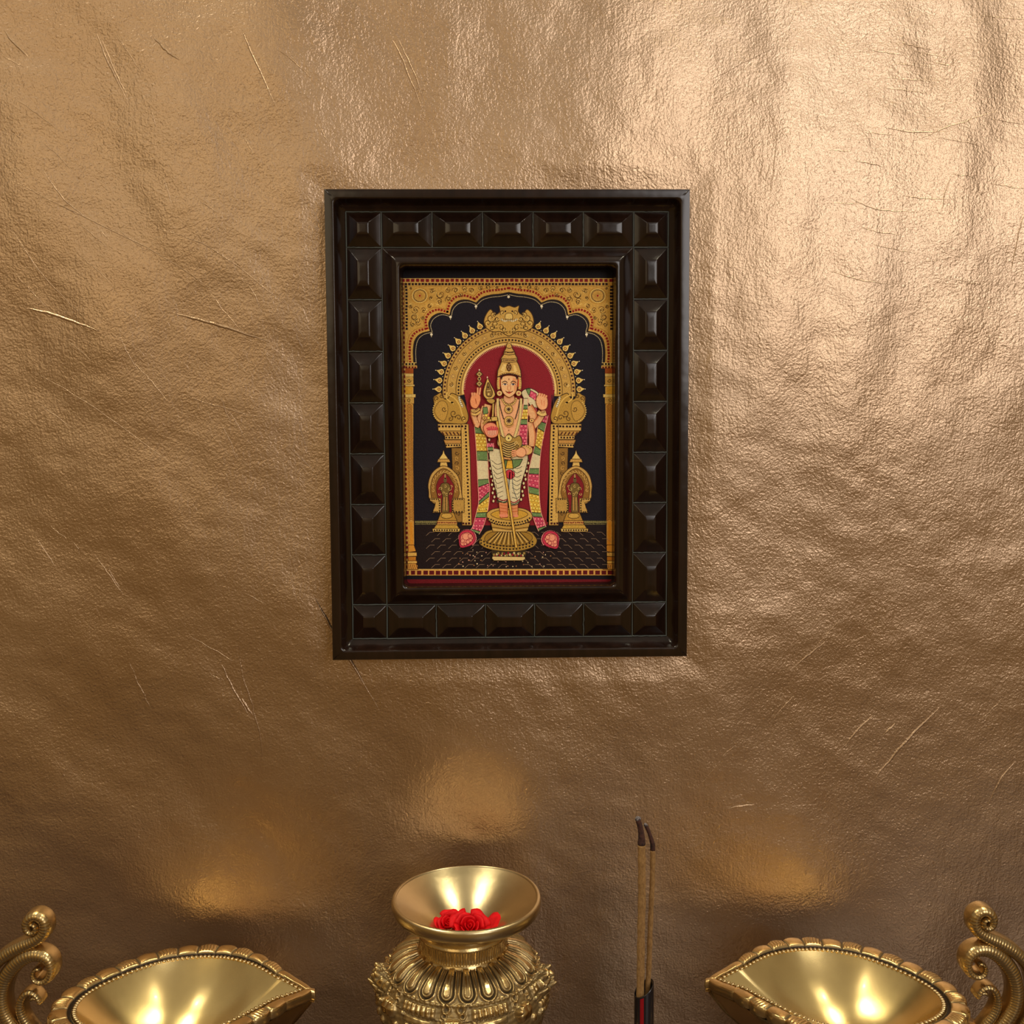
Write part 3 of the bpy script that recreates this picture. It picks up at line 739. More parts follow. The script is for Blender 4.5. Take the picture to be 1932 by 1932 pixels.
# torso and arms
def arm(pts, ws, fill=SKIN):
    P = catmull(pts, 6); n = len(P)-1; W = np.interp(np.arange(n+1)/n, np.linspace(0, 1, len(ws)), ws); A, B = [], []
    for i in range(n+1):
        d = P[min(i+1, n)]-P[max(i-1, 0)]; d /= np.linalg.norm(d)+1e-9; q = np.array([-d[1], d[0]])*W[i]/2
        A.append(tuple(P[i]+q)); B.append(tuple(P[i]-q))
    poly(A+B[::-1], (140, 72, 40)); up()
    A2 = [tuple(np.array(a)*.9+np.array(b)*.1) for a, b in zip(A, B)]; B2 = [tuple(np.array(b)*.9+np.array(a)*.1) for a, b in zip(A, B)]
    poly(A2+B2[::-1], fill); up()
    A3 = [tuple(np.array(a)*.25+np.array(b)*.75) for a, b in zip(A, B)]
    poly(A3+B2[::-1], (216, 138, 92)); up()
# cream and rose shawl behind the right shoulder
blob([(984, 740), (995, 733), (1006, 735), (1017, 744), (1016, 762), (1008, 775), (998, 762), (988, 752)], CREAM, (70, 56, 36), .9)
shape([(992, 735), (1000, 733), (1001, 742), (997, 746)], GREEN, (40, 40, 24), .7)
shape([(1001, 737), (1012, 743), (1011, 757), (1005, 752), (998, 748)], PINK, (110, 30, 50), .7)
for x, y in ((1003, 742), (1008, 746), (1004, 749), (1009, 753)): ell(x, y, 2.1, 2.1, (232, 120, 140), 7)
shape([(1005, 768), (1012, 770), (1015, 784), (1008, 790)], PINK, (110, 30, 50), .7)
arm([(916, 768), (905, 792), (899, 806)], [15, 13, 9])             # raised forearm, viewer's left
arm([(899, 800), (893, 782), (893, 772)], [11, 11, 10])
arm([(921, 764), (916, 784), (913, 806), (922, 822)], [16, 15, 13, 9])
arm([(996, 768), (1006, 784), (1003, 800)], [20, 17, 12])
arm([(1004, 806), (1018, 790), (1026, 774)], [14, 13, 10])
arm([(1000, 796), (1004, 820), (1003, 842)], [12, 15, 12])
shape([(911, 769), (919, 768), (921, 780), (912, 782)], GREEN, (40, 40, 24), .7); 
for x, y in ((917, 784), (922, 789), (916, 795), (921, 800), (925, 793)): ell(x, y, 3.2, 3.2, (160, 110, 20), 9); up(); ell(x, y, 2.4, 2.4, (238, 208, 96), 9); LEV[0] -= 1
up(2)
blob([(936, 758), (948, 752), (972, 752), (984, 758), (990, 776), (986, 800), (980, 822), (974, 838), (950, 838), (942, 822), (936, 800), (933, 776)], (238, 178, 132), (140, 76, 40), .9)
blob([(952, 746), (968, 746), (970, 756), (960, 762), (951, 756)], (236, 180, 134), (150, 90, 50), .8)
# inner garland over the right shoulder
garland([(988, 752), (986, 775), (981, 800), (979, 830), (979, 850)], [(996, 752), (996, 775), (995, 800), (994, 830), (994, 850)], [(0, .14, 'w'), (.14, .22, 'g'), (.22, .42, 'y'), (.42, .51, 'g'), (.51, .86, 'p'), (.86, 1, 'g')])
garland([(919, 836), (920, 850)], [(931, 836), (931, 850)], [(0, .55, 'p'), (.55, 1, 'g')])
# cream sash V and necklaces
stroke([(939, 752), (940, 785), (947, 815), (952, 835)], 5.4, (96, 70, 40)); stroke([(983, 752), (981, 785), (974, 815), (968, 832)], 5.4, (96, 70, 40)); up()
stroke([(939, 752), (940, 785), (947, 815), (952, 835)], 4.2, (224, 200, 136)); stroke([(983, 752), (981, 785), (974, 815), (968, 832)], 4.2, (224, 200, 136)); up()
for i in range(14):
    t = i/13; ell(942+8*t**1.4, 757+33*t, 1.3, 1.3, (34, 22, 30), 6); ell(980-8*t**1.4, 757+33*t, 1.3, 1.3, (34, 22, 30), 6)
stroke([(947, 752), (953, 762), (961, 764), (969, 761), (974, 751)], 4.4, (104, 70, 34)); up(); stroke([(947, 752), (953, 762), (961, 764), (969, 761), (974, 751)], 3.4, (222, 184, 110)); up()
dots([(948, 753), (953, 761), (961, 764), (969, 760), (973, 753)], 3.4, 1.0, (60, 30, 36)); up()
for x, y, r in ((959.5, 772.5, 7.4), (960, 794, 8.4)):
    ell(x, y, r+.9, r+.9, (90, 58, 28), 18); up(); ell(x, y, r, r, (214, 172, 96), 18); up(); ell(x, y, r*.62, r*.62, (96, 66, 44), 14); up()
    for j in range(8): b = j*math.pi/4; ell(x+r*.5*math.cos(b), y+r*.5*math.sin(b), 1.0, 1.0, (236, 208, 150), 5)
    ell(x, y, 1.2, 1.2, (40, 20, 26), 6); up()
stroke([(952, 800), (960, 806), (969, 800)], 2.0, (190, 146, 76)); ell(960, 812, .9, 1.2, BRN, 5)
# waist ornament
blob([(943, 822), (952, 826), (960, 818), (970, 826), (980, 822), (985, 836), (978, 850), (960, 868), (946, 850), (938, 836)], (176, 140, 70), (60, 42, 24), .9)
for i in range(7): stroke([(950-i*.7, 834+i*4), (960, 838+i*4.2), (971+i*.4, 834+i*4)], 1.1, (50, 38, 30)); stroke([(950-i*.7, 836+i*4), (960, 840+i*4.2), (971+i*.4, 836+i*4)], .9, (228, 200, 132))
ell(959.5, 827, 7, 7, (100, 68, 32), 14); up(); ell(959.5, 827, 6, 6, (232, 208, 130), 14); up(); ell(959.5, 827, 1.5, 1.9, (60, 24, 34), 7)
for x in (944, 974): curl(x, 836, 5, x, 1, (230, 200, 130)); curl(x+2, 842, 4, 1, 1, (90, 62, 30))
shape([(950, 862), (964, 864), (964, 868), (950, 866)], (216, 160, 100), (90, 50, 30), .7)
# hands
def fingers(x, y, ang, n, ln, w_, col=(238, 172, 126), spread=.12):
    for i in range(n):
        a = ang+(i-(n-1)/2)*spread; ox = (i-(n-1)/2)*w_*.95
        bx, by = x+ox*math.cos(ang+math.pi/2), y+ox*math.sin(ang+math.pi/2); l_ = ln*(1-.12*abs(i-(n-1)/2))
        stroke([(bx, by), (bx+l_*math.cos(a), by+l_*math.sin(a))], w_*1.0, (170, 84, 50)); up(); stroke([(bx, by), (bx+l_*math.cos(a), by+l_*math.sin(a)-.2)], w_*.72, col); LEV[0] -= 1
    up(2)
blob([(889, 748), (894, 741), (904, 744), (907, 754), (903, 766), (898, 771), (890, 768), (887, 758)], (236, 156, 108), (160, 80, 46), .9)
fingers(903, 745, -1.5, 2, 14, 3.6); fingers(893, 747, -1.6, 2, 6, 3.8)
stroke([(897, 752), (899, 762)], .8, (196, 90, 50))
blob([(1013, 748), (1020, 743), (1030, 748), (1033, 758), (1031, 770), (1022, 774), (1014, 768), (1011, 757)], (240, 178, 130), (160, 84, 50), .9)
fingers(1023, 749, -1.25, 4, 6, 4.2)
stroke([(1021, 755), (1022, 765)], .8, (206, 104, 64)); stroke([(1026, 756), (1026, 766)], .8, (206, 104, 64))
for x0, y0, x1, y1 in ((889, 775, 905, 771), (890, 781, 906, 777)): stroke([(x0, y0), ((x0+x1)/2, y0+1.5), (x1, y1)], 5, (100, 66, 32)); up(); stroke([(x0, y0), ((x0+x1)/2, y0+1.5), (x1, y1)], 3.8, (222, 182, 106)); up()
dots([(890, 776), (897, 776), (904, 771)], 3, .9, DK)
stroke([(1014, 777), (1022, 782), (1030, 780)], 8, (100, 66, 32)); up(); stroke([(1014, 777), (1022, 782), (1030, 780)], 6.6, (226, 192, 120)); up(); dots([(1015, 776), (1022, 780), (1029, 778)], 3.4, .9, (90, 44, 30))
ell(1003, 793.5, 5, 4.4, (120, 70, 36), 12); up(); ell(1003, 793.5, 4, 3.4, (232, 186, 116), 12); up(); ell(1002.6, 793.5, 1.4, 1.4, (60, 26, 30), 6)
ell(914, 789, 4.5, 4, (110, 66, 34), 10); up(); ell(914, 789, 3.6, 3, (214, 170, 96), 10); up(); ell(914, 789, 1.2, 1.2, DK, 6)
# spear
up()
stroke([(931, 760), (929.6, 788)], 4.2, (80, 58, 28)); stroke([(937, 788), (944, 840), (960, 940), (974, 1032)], 5.0, (84, 58, 26)); up()
stroke([(930.8, 760), (929.6, 788)], 2.6, (206, 168, 88)); stroke([(937, 788), (944, 840), (960, 940), (974, 1032)], 3.4, (214, 160, 60)); up(); stroke([(936.4, 788), (943.4, 840), (959.4, 940), (973.2, 1032)], 1.0, (248, 216, 130))
blob([(920, 714), (925, 724), (932, 737), (934, 746), (928, 753), (920, 754), (913, 748), (912, 738), (916, 724)], (214, 176, 98), (70, 48, 24), 1.0)
blob([(921, 722), (925, 730), (929, 740), (927, 748), (921, 749), (917, 744), (918, 732)], (140, 108, 56), (70, 48, 24), .9)
stroke([(918, 738), (926, 737)], 1, (236, 206, 140)); ell(921, 731, 1.6, 2, (60, 40, 30), 6); ell(922, 744, 2, 2.4, (226, 196, 120), 7)
blob([(918, 754), (930, 753), (934, 757), (929, 762), (922, 760)], (188, 150, 78), (70, 48, 24), .8)
ell(919.5, 712.5, 1.2, 2, (240, 220, 190), 6)
# jewelled sceptre
for y, s in ((706.5, 6.2), (724.5, 6.2)):
    shape([(904.4, y-s), (904.4+s, y), (904.4, y+s), (904.4-s, y)], (186, 158, 96), (84, 60, 34), 1.0); ell(904.4, y, 1.8, 1.8, (110, 84, 44), 6)
ell(904.4, 715.3, 3.4, 3.4, (206, 172, 104), 10); up(); ell(904.4, 715.3, 2, 2, (34, 20, 26), 8); ell(904.4, 698.6, 1.2, 1.8, (240, 220, 190), 6)
# hand on the staff and lotus petals
blob([(912, 806), (922, 798), (934, 800), (940, 812), (938, 822), (928, 826), (918, 822)], (238, 150, 116), (160, 70, 50), .9)
fingers(928, 812, 1.55, 5, 11, 3.4, (246, 176, 150), .02)
fingers(929, 812, -1.6, 6, 8, 3.0, (214, 70, 92), .22)
shape([(926, 787), (938, 786), (939, 794), (928, 795)], (216, 180, 100), (80, 54, 26), .8)
stroke([(912, 800), (919, 794), (927, 793)], 4.6, (96, 64, 34)); up(); stroke([(912, 800), (919, 794), (927, 793)], 3.2, (208, 164, 92)); up(); dots([(913, 799), (919, 794), (926, 793)], 3, .8, DK)
# giving hand at the waist
ell(993, 849, 12, 10, (120, 70, 36), 18); up(); ell(993, 849, 11, 9, (222, 178, 108), 18); up(); ell(991, 851, 6.5, 5.5, (238, 178, 130), 14); up(); dots([(989, 841), (995, 843), (1002, 848)], 4, .9, DK)
blob([(983, 844), (976, 848), (972, 853), (976, 860), (986, 862), (992, 856), (990, 847)], (240, 176, 130), (160, 84, 50), .8)
fingers(974, 855, math.pi-.05, 4, 10, 2.9)
# head
up()
for s in (-1, 1):
    x = 960.5+s*19.5
    stroke([(x, 712), (x+s*1, 724), (x, 735)], 6, (96, 66, 34)); up(); stroke([(x, 712), (x+s*1, 724), (x, 735)], 4.6, (220, 180, 104)); up(); stroke([(960.5+s*17, 716), (960.5+s*17, 730)], 2.4, (204, 76, 46)); up()
    for i in range(6): ell(x+s*1.6, 713+i*4, .8, .8, (110, 76, 40), 5)
blob([(946, 713), (960, 709), (975, 713), (976, 725), (974, 738), (968, 746), (960.5, 750), (953, 746), (947, 738), (944.5, 725)], (240, 190, 138), (150, 84, 46), .9)
blob([(967, 714), (974, 716), (975, 730), (971, 740), (969, 728)], (226, 158, 110)); 
for s in (-1, 1):
    x = 960.3+s*7.6
    stroke([(x-s*4.4, 722.5), (x, 719.8), (x+s*5.5, 722.3)], 1.1, (70, 40, 26))
    poly([(x-4.6, 726.2), (x-1.5, 724.2), (x+2, 724.2), (x+4.8, 726), (x+1, 727.6), (x-2, 727.6)], (236, 220, 206)); up(); ell(x, 726, 1.9, 1.6, (50, 36, 60), 8); stroke([(x-4.8, 725.8), (x-1, 723.9), (x+4.8, 725.6)], .8, (60, 30, 30))
    ell(960.3+s*18, 742.5, 5.6, 5.6, (100, 66, 34), 14); up(); ell(960.3+s*18, 742.5, 4.7, 4.7, (228, 196, 128), 14); up(); ell(960.3+s*18, 742.5, 2.2, 2.2, (190, 110, 90), 9)
    ell(960.3+s*20, 711, 2.6, 2.6, (228, 196, 128), 9); up(); ell(960.3+s*20, 711, 1.5, 1.5, (24, 20, 34), 7)
stroke([(958.6, 726), (957.6, 734.5), (960.5, 736.8), (963.2, 734.5), (961.8, 726)], .8, (196, 118, 70))
stroke([(953.5, 738.2), (957, 740.4), (960.5, 739.8), (964, 740.4), (967.5, 738.2)], 1.0, (150, 50, 44)); blob([(956, 740.2), (960.5, 740), (965, 740.2), (962, 742.8), (959, 742.8)], (206, 84, 70))
ell(960, 716, 1, 1.4, (120, 60, 40), 6)
shape([(945, 713), (950, 707), (946, 718)], (30, 20, 24)); shape([(976, 713), (971, 707), (975, 718)], (30, 20, 24))
# crown
cr = [(938, 712), (939, 700), (944, 688), (946, 683), (945, 677), (950, 670), (951, 664), (955, 657), (955, 652), (960, 645), (965, 652), (966, 657), (970, 664), (972, 670), (976, 677), (975, 683), (978, 688), (982, 700), (983, 712), (972, 708), (960.5, 706), (949, 708)]
shape(cr, (206, 166, 92), (80, 54, 26), 1.1)
shape([(944, 699), (949, 688), (955, 688), (952, 703)], (232, 200, 128)); shape([(968, 690), (972, 690), (976, 700), (970, 703)], (232, 198, 124))
for y, x0, x1 in ((683, 946, 975), (677, 946, 975), (669, 951, 971), (664, 952, 970), (657, 956, 965)): stroke([(x0, y), ((x0+x1)/2, y+1.4), (x1, y)], .9, (96, 64, 28))
squares([(947, 680), (960.5, 681), (975, 680)], 3.3, 1.8, (70, 34, 30)); squares([(953, 666), (968, 666)], 3.6, 1.8, (60, 30, 28))
squares([(942, 711), (950, 707), (960.5, 705.5), (971, 707), (980, 711)], 3.8, 2.2, (70, 36, 30)); stroke([(940, 706), (950, 702.5), (960.5, 701), (972, 702.5), (982, 706)], 1, (236, 206, 136))
blob([(960, 685), (964.5, 692), (963, 699), (960, 701), (957, 699), (955.5, 692)], (96, 60, 34), (150, 110, 54), .8)
for x, y in ((960, 689), (958, 693), (962, 693), (960, 697)): ell(x, y, 1, 1, (226, 190, 120), 5)
ell(960.3, 648.6, 2.6, 2.8, (226, 190, 110), 9); up(); ell(960.3, 648.8, 1, 1.2, (60, 26, 30), 6)
print('paint levels', LEV[0], 'faces', len(PFf))
pt = mesh('painting', PVv, PFf, M_paint, frame)
ca = pt.data.attributes.new('ink', 'FLOAT_COLOR', 'CORNER')
cols = np.concatenate([np.tile(np.array([*c, 1.0]), (len(f), 1)) for f, c in zip(PFf, PCc)]).astype(np.float32)
ca.data.foreach_set('color', cols.ravel())
pt['label'] = 'devotional painting of a crowned standing figure with a spear under a gold arch'
# panel backing
bvx, bfx = boxm(-FWD/2+0.03, FWD/2-0.03, PY+0.0002, PY+0.004, -FHT/2+0.03, FHT/2-0.03)

# ------------------------------------------------------------------ brass oil lamps
ZM = Z0-0.327                  # height of the lamp mouths
AX0, AX1 = -0.0945, -0.0655    # y of the lamp axis at handle end / tip end
P0 = Vector((at_y(96, 1885, AX0).x, AX0, ZM)); P1 = Vector((at_y(594, 1862, AX1).x, AX1, ZM))
P0.z = P1.z = ZM
E1 = (P1-P0); LEN = E1.length; E1.normalize(); E2 = Vector((-E1.y, E1.x, 0))
LC = P0.lerp(P1, 0.47)         # lamp root, above its foot
def lampx(s, t, z=0.0):        # along, across (towards wall), up -> lamp local
    return (E1*((s-0.47)*LEN)+E2*t)+Vector((0, 0, z))
WS = [(0, 0), (.012, .20), (.03, .32), (.06, .45), (.13, .63), (.22, .81), (.31, .93), (.40, .99), (.48, 1), (.56, .98), (.64, .91), (.72, .78), (.79, .61), (.85, .43), (.90, .27), (.95, .12), (.985, .03), (1, 0)]
wsx, wsy = [a for a, b in WS], [b for a, b in WS]
HW = 0.0565
_ph = catmull([(math.acos(1-2*a), b) for a, b in WS[::2]], 12)
_smooth = ([(1-math.cos(p[0]))/2 for p in _ph], [p[1] for p in _ph])
def outline(n):
    """closed outline, evenly spaced, tip at index 0; returns (s, t) with t in metres"""
    S = (1-np.cos(np.linspace(0, math.pi, 400)))/2
    Wd = np.interp(S, wsx, wsy)*HW
    for _ in range(60): Wd[1:-1] = (Wd[:-2]+Wd[1:-1]*2+Wd[2:])/4
    Wd = np.interp(S, *_smooth)*HW
    P = np.concatenate([np.stack([S[::-1]*LEN, Wd[::-1]], 1), np.stack([S[1:]*LEN, -Wd[1:]], 1)])[:-1]
    d = np.linalg.norm(np.roll(P, -1, 0)-P, axis=1); c_ = np.concatenate([[0], np.cumsum(d)]); tot = c_[-1]
    P2 = np.concatenate([P, P[:1]])
    t = np.arange(n)/n*tot
    return np.stack([np.interp(t, c_, P2[:, 0])/LEN, np.interp(t, c_, P2[:, 1])], 1), tot
def droop(s): return -0.008*np.clip((s-.72)/.28, 0, 1)**1.5
NO = 1200
OUT, PER = outline(NO)
OP = np.stack([OUT[:, 0]*LEN, OUT[:, 1]], 1)
keep = np.clip((OUT[:, 0]-.93)/.05, 0, 1)[:, None]; O_ = OP.copy()
for _ in range(120): OP = (np.roll(OP, 1, 0)+OP*2+np.roll(OP, -1, 0))/4*(1-keep)+O_*keep
TG = np.roll(OP, -1, 0)-np.roll(OP, 1, 0); TG /= np.linalg.norm(TG, axis=1)[:, None]
NI = np.stack([-TG[:, 1], TG[:, 0]], 1)          # inward normal (outline runs counter-clockwise)
cen = np.array([0.47*LEN, 0])
if ((cen-OP)*NI).sum(1).mean() < 0: NI = -NI
bw = 0.0115*(1-0.52*np.clip((OUT[:, 0]-.62)/.38, 0, 1))   # width of the carved rim
INN = OP+NI*bw[:, None]
for _ in range(200): INN = INN*.5+.25*(np.roll(INN, 1, 0)+np.roll(INN, -1, 0))
# keep the inner edge tidy near the tip
INN[:, 1] = np.where(OUT[:, 0] > .9, np.sign(OP[:, 1]+1e-9)*np.maximum(0, np.abs(OP[:, 1])-bw*0.55), INN[:, 1])
INN[:, 0] = np.minimum(INN[:, 0], LEN*0.955)
arc = np.arange(NO)/NO
def LP(p, z): s = p[0]/LEN; return lampx(s, p[1], z+float(droop(s)))
def make_lamp(kindlabel):
    root = thing('oil_lamp', kindlabel, 'oil lamp', LC, 'leaf-shaped brass oil lamps')
    # ---- inside bowl + outside
    R = []; tt = np.linspace(0.02, 1, 34); st = 6
    I = INN[::st]; O = OP[::st]; bc = np.array([0.44*LEN, 0])
    for t in tt:
        R.append([LP(bc+(p-bc)*t, -0.034*(1-t**2.0)-0.0006) for p in I])
    V, F = loft(R, cap0=True)
    F = [f[::-1] for f in F]
    bo = mesh('bowl', V, F, M_bowl, root, smooth=True)
    R = []; pz = [(1.0, -0.0062), (.985, -0.009), (.95, -0.013), (.88, -0.021), (.78, -0.029), (.64, -0.036), (.48, -0.041), (.30, -0.044)]
    lip = O+(bc-O)*0.0
    for t, z in pz: R.append([LP(bc+(p-bc)*t*.985, z) for p in lip])
    V, F = loft(R, cap1=True)
    ob = mesh('outer_shell', V, F, M_brass, root, smooth=True)
    # ---- carved leaf rim
    ncell = 30; nu = 24; R = []; pat = []
    ph = (arc*ncell) % 1.0; ci = np.floor(arc*ncell).astype(int)
    plain = np.clip((OUT[:, 0]-.84)/.08, 0, 1)
    lobe = np.sin(math.pi*ph)**0.7
    for k in range(nu+6):
        ring = []
        for i in range(NO):
            f = plain[i]
            if k < nu:
                u = k/(nu-1)                       # 0 inner groove .. 1 outer edge
                q = OP[i]*u+(INN[i])*(1-u)
                ext = (0.0022*lobe[i]-0.0012)*(1-f)*u**3
                q = q-NI[i]*ext
                dome = math.sin(math.pi*min(1, max(0, (u-.24)/.80)))**.4*(0.45+.55*lobe[i])
                z = 0.0016*dome*(1-f*.6)
                if u < .24: z = -0.0018*math.sin(math.pi*u/.24)
                gro = 0.0
                if ci[i] % 2 == 0 and .35 < u < .93 and f < .5:      # hatched leaf
                    hz = math.sin((ph[i]*6.0-u*1.2)*2*math.pi); z += 0.00022*hz; gro = .45*max(0, -hz-.4)
                d_e = min(ph[i], 1-ph[i])
                if u > .2 and f < .5: gro = max(gro, math.exp(-(d_e/.05)**2)*.95*(u < .97)); z -= .0006*math.exp(-(d_e/.05)**2)
                if .05 < u < .22: gro = max(gro, 1.0)
                pat.append(gro*(1-.5*f)); ring.append(LP(q, z))
            else:
                j = k-nu; q = OP[i]-NI[i]*(0.0022*lobe[i]-0.0012)*(1-f)
                z = [-.0008, -.0022, -.0040, -.0056, -.0062, -.0064][j]; off = [.0004, .0005, .0003, -.0002, -.0012, -.004][j]
                pat.append(.12); ring.append(LP(q-NI[i]*off, z))
        R.append(ring)
    V, F = loft(R)
    rm = mesh('carved_rim', V, F, M_brass, root, smooth=True); vattr(rm, 'patina', pat)
    # ---- beaded inner edge
    V, F = [], []; nb = 118
    for b in range(nb):
        i = int((b+.5)*NO/nb) % NO; q = INN[i]+NI[i]*0.0010; tg = TG[i]; base = len(V)
        if OUT[i, 0] > .975: continue
        for a in range(7):
            th = math.pi*a/6
            for c_ in range(8):
                phi = 2*math.pi*c_/8
                du = 0.0012*math.sin(th)*math.cos(phi); dv = 0.0015*math.sin(th)*math.sin(phi); dz = 0.0007*math.cos(th)-.0006
                V.append(LP(q+tg*du+NI[i]*dv, dz+0.0001))
        for a in range(6):
            for c_ in range(8):
                F.append((base+a*8+c_, base+a*8+(c_+1) % 8, base+(a+1)*8+(c_+1) % 8, base+(a+1)*8+c_))
    mesh('beaded_edge', V, F, M_mouth, root, smooth=True)
    # ---- foot
    prof = [(.030, -.043), (.020, -.048), (.013, -.053), (.0125, -.060), (.016, -.063), (.013, -.066), (.014, -.072), (.026, -.078), (.038, -.083), (.040, -.0880)]
    P = catmull(prof, 4)
    V, F = loft([[(r*math.cos(a), r*math.sin(a), z) for a in np.linspace(0, 2*math.pi, 56, endpoint=False)] for r, z in P], cap1=True)
    F = [f for f in F]
    mesh('foot', V, F, M_brass, root, smooth=True)
    # ---- scrolled handle, cast upright behind the round end
    YH = AX0-0.001
    def scroll(name, pts, ws, dep=0.0105, rib=0.20, k=14, pitch=0.0017):
        P = catmull(pts, k); W3 = [at_y(p[0], p[1], YH)-LC for p in P]; n = len(W3)
        W3 = [Vector((q.x, 0, q.z)) for q in W3]
        # resample evenly
        d = np.array([(W3[i+1]-W3[i]).length for i in range(n-1)]); c_ = np.concatenate([[0], np.cumsum(d)]); N = max(60, int(c_[-1]/0.00042))
        tq = np.linspace(0, c_[-1], N)
        xs_ = np.interp(tq, c_, [q.x for q in W3]); zs_ = np.interp(tq, c_, [q.z for q in W3])
        wi = np.interp(tq/c_[-1], np.linspace(0, 1, len(ws)), ws)*3.15e-4*0.5*1.12
        y0 = YH-LC.y; R = []; pat = []
        sec = [(-1, .38), (-1, .0), (-.97, -.30), (-.80, -.42), (-.55, -.50), (-.25, -.545), (0, -.56), (.25, -.545), (.55, -.50), (.80, -.42), (.97, -.30), (1, .0), (1, .38), (.85, .48), (0, .5), (-.85, .48)]
        for i in range(N):
            a = max(i-1, 0); b = min(i+1, N-1); t = np.array([xs_[b]-xs_[a], zs_[b]-zs_[a]]); t /= np.linalg.norm(t)+1e-12; nn = (-t[1], t[0])
            e = min(1, (min(i, N-1-i)+1)/8)**.5
            rb = math.sin(tq[i]/pitch*2*math.pi); gr = max(0, -rb-.62)*2.4
            ring = []
            for sx, sy in sec:
                front = 1 if sy < -.4 else 0
                y = sy*dep*e - (0.0004*rb*rib if front else 0)
                w_ = wi[i]*sx*e
                ring.append((xs_[i]+nn[0]*w_, y0+y, zs_[i]+nn[1]*w_)); pat.append(min(1, gr*1.3) if front and abs(sx) < .85 else .10)
            R.append(ring)
        V, F = loft(R, cap0=True, cap1=True)
        o = mesh(name, V, F, M_brass, root, smooth=True); vattr(o, 'patina', pat); return o
    scroll('handle_scroll', [(62, 1747), (60, 1742), (66, 1738), (72, 1742), (72, 1751), (64, 1755), (56, 1750), (54, 1738), (61, 1727), (74, 1724), (86, 1732), (89, 1747), (83, 1760), (68, 1771), (46, 1781), (24, 1792), (4, 1806), (-14, 1826), (-26, 1852), (-29, 1885), (-20, 1920), (0, 1955), (30, 1985), (60, 2000)],
           [6, 8, 12, 15, 17, 19, 20, 20, 21, 22, 22, 21, 20, 20, 20, 20, 21, 22, 24, 24, 24, 24, 22, 18])
    scroll('handle_scroll',
           [(79, 1829), (82, 1824), (78, 1820), (71, 1824), (68, 1833), (73, 1843), (86, 1846), (98, 1838), (102, 1823), (96, 1806), (80, 1797), (60, 1798), (40, 1809), (22, 1828), (11, 1850), (7, 1878), (12, 1905), (26, 1930), (46, 1955), (68, 1975)],
           [5, 7, 9, 12, 15, 18, 21, 23, 24, 25, 25, 24, 23, 23, 23, 24, 24, 24, 22, 18], dep=0.0115)
    scroll('handle_scroll', [(66, 1886), (63, 1890), (60, 1887), (62, 1881), (69, 1877), (77, 1880), (80, 1888), (77, 1879), (66, 1869), (53, 1870), (44, 1882), (42, 1900), (48, 1918), (62, 1938), (80, 1958)][2:],
           [6, 8, 9, 10, 11, 12, 13, 15, 16, 17, 17, 16, 14], dep=0.009)
    # bridge from the scrolls to the bowl
    V, F = loft([[(lampx(s, 0).x, (AX0-LC.y)+yy*r, zz*r-0.016-.006*(1-k_/5)) for yy, zz in ((-.006, -.008), (.006, -.008), (.007, 0), (.006, .008), (-.006, .008), (-.007, 0))]
                 for k_, (s, r) in enumerate(((-.11, .5), (-.08, .8), (-.04, 1.0), (0.0, 1.1), (.05, 1.1), (.10, .8)))], cap0=True, cap1=True)
    mesh('handle_joint', V, F, M_brass, root, smooth=True)
    return root
lampL = make_lamp('brass oil lamp at the left with its pointed lip turned right')
# the second lamp is the mirror casting of the first: copy every part, flipped left to right
tipR = at_y(1331, 1847, 0); 
rootR = lampL.copy(); COL.objects.link(rootR)
rootR['label'] = 'brass oil lamp at the right with its pointed lip turned left'
for ch in list(lampL.children):
    c2 = ch.copy(); COL.objects.link(c2); c2.parent = rootR
rootR.scale = (-1, 1, 1)
# place so that its tip meets the right spot
YT = AX1+0.000
want = at_y(1331, 1849, YT)
off = P1-LC
tl, tz_ = math.radians(1.8), math.radians(3.0)
rootR.rotation_euler = (0, tl, -tz_)
mr = Euler(rootR.rotation_euler).to_matrix() @ Vector((-off.x, off.y, off.z-0.008))
rootR.location = (want.x-mr.x, want.y-mr.y, want.z-mr.z)

# ------------------------------------------------------------------ brass vase
VY = -0.070
VC = at_y(880, 1690, VY); ZV = Z0-0.2745; VC = Vector((VC.x, VY, ZV))
vase = thing('vase', 'ornate brass vase with flared mouth holding red rose petals, lotus petals cast on its shoulder', 'vase', VC)
NT = 128
def lathe(prof, n=NT, k=6):
    P = catmull(prof, k); return [[(r*math.cos(2*math.pi*i/n), r*math.sin(2*math.pi*i/n), z) for i in range(n)] for r, z in P]
def wobble(R, amp=0.0004):
    for ring in R:
        for i, (x, y, z) in enumerate(ring):
            a = math.atan2(y, x); ring[i] = (x, y, z+amp*math.sin(2*a+.6)*math.hypot(x, y)/.045+amp*.5*math.sin(3*a))
    return R
R = wobble(lathe([(.0030, -.0360), (.0060, -.0340), (.0100, -.0290), (.0150, -.0225), (.0205, -.0166), (.0275, -.0108), (.0360, -.0048), (.0425, -.0006)]))
V, F = loft(R, cap0=True)
mesh('funnel', V, F, M_mouth, vase, smooth=True)
R = wobble(lathe([(.0425, -.0006), (.0432, .0002), (.0442, .0001), (.0452, -.0008), (.0455, -.0035), (.0448, -.0062), (.0425, -.0085), (.0370, -.0112), (.0310, -.0132), (.0275, -.0150)], k=5))
V, F = loft(R)
F = [f for f in F]
lipo = mesh('lip', V, F, M_mouth, vase, smooth=True)
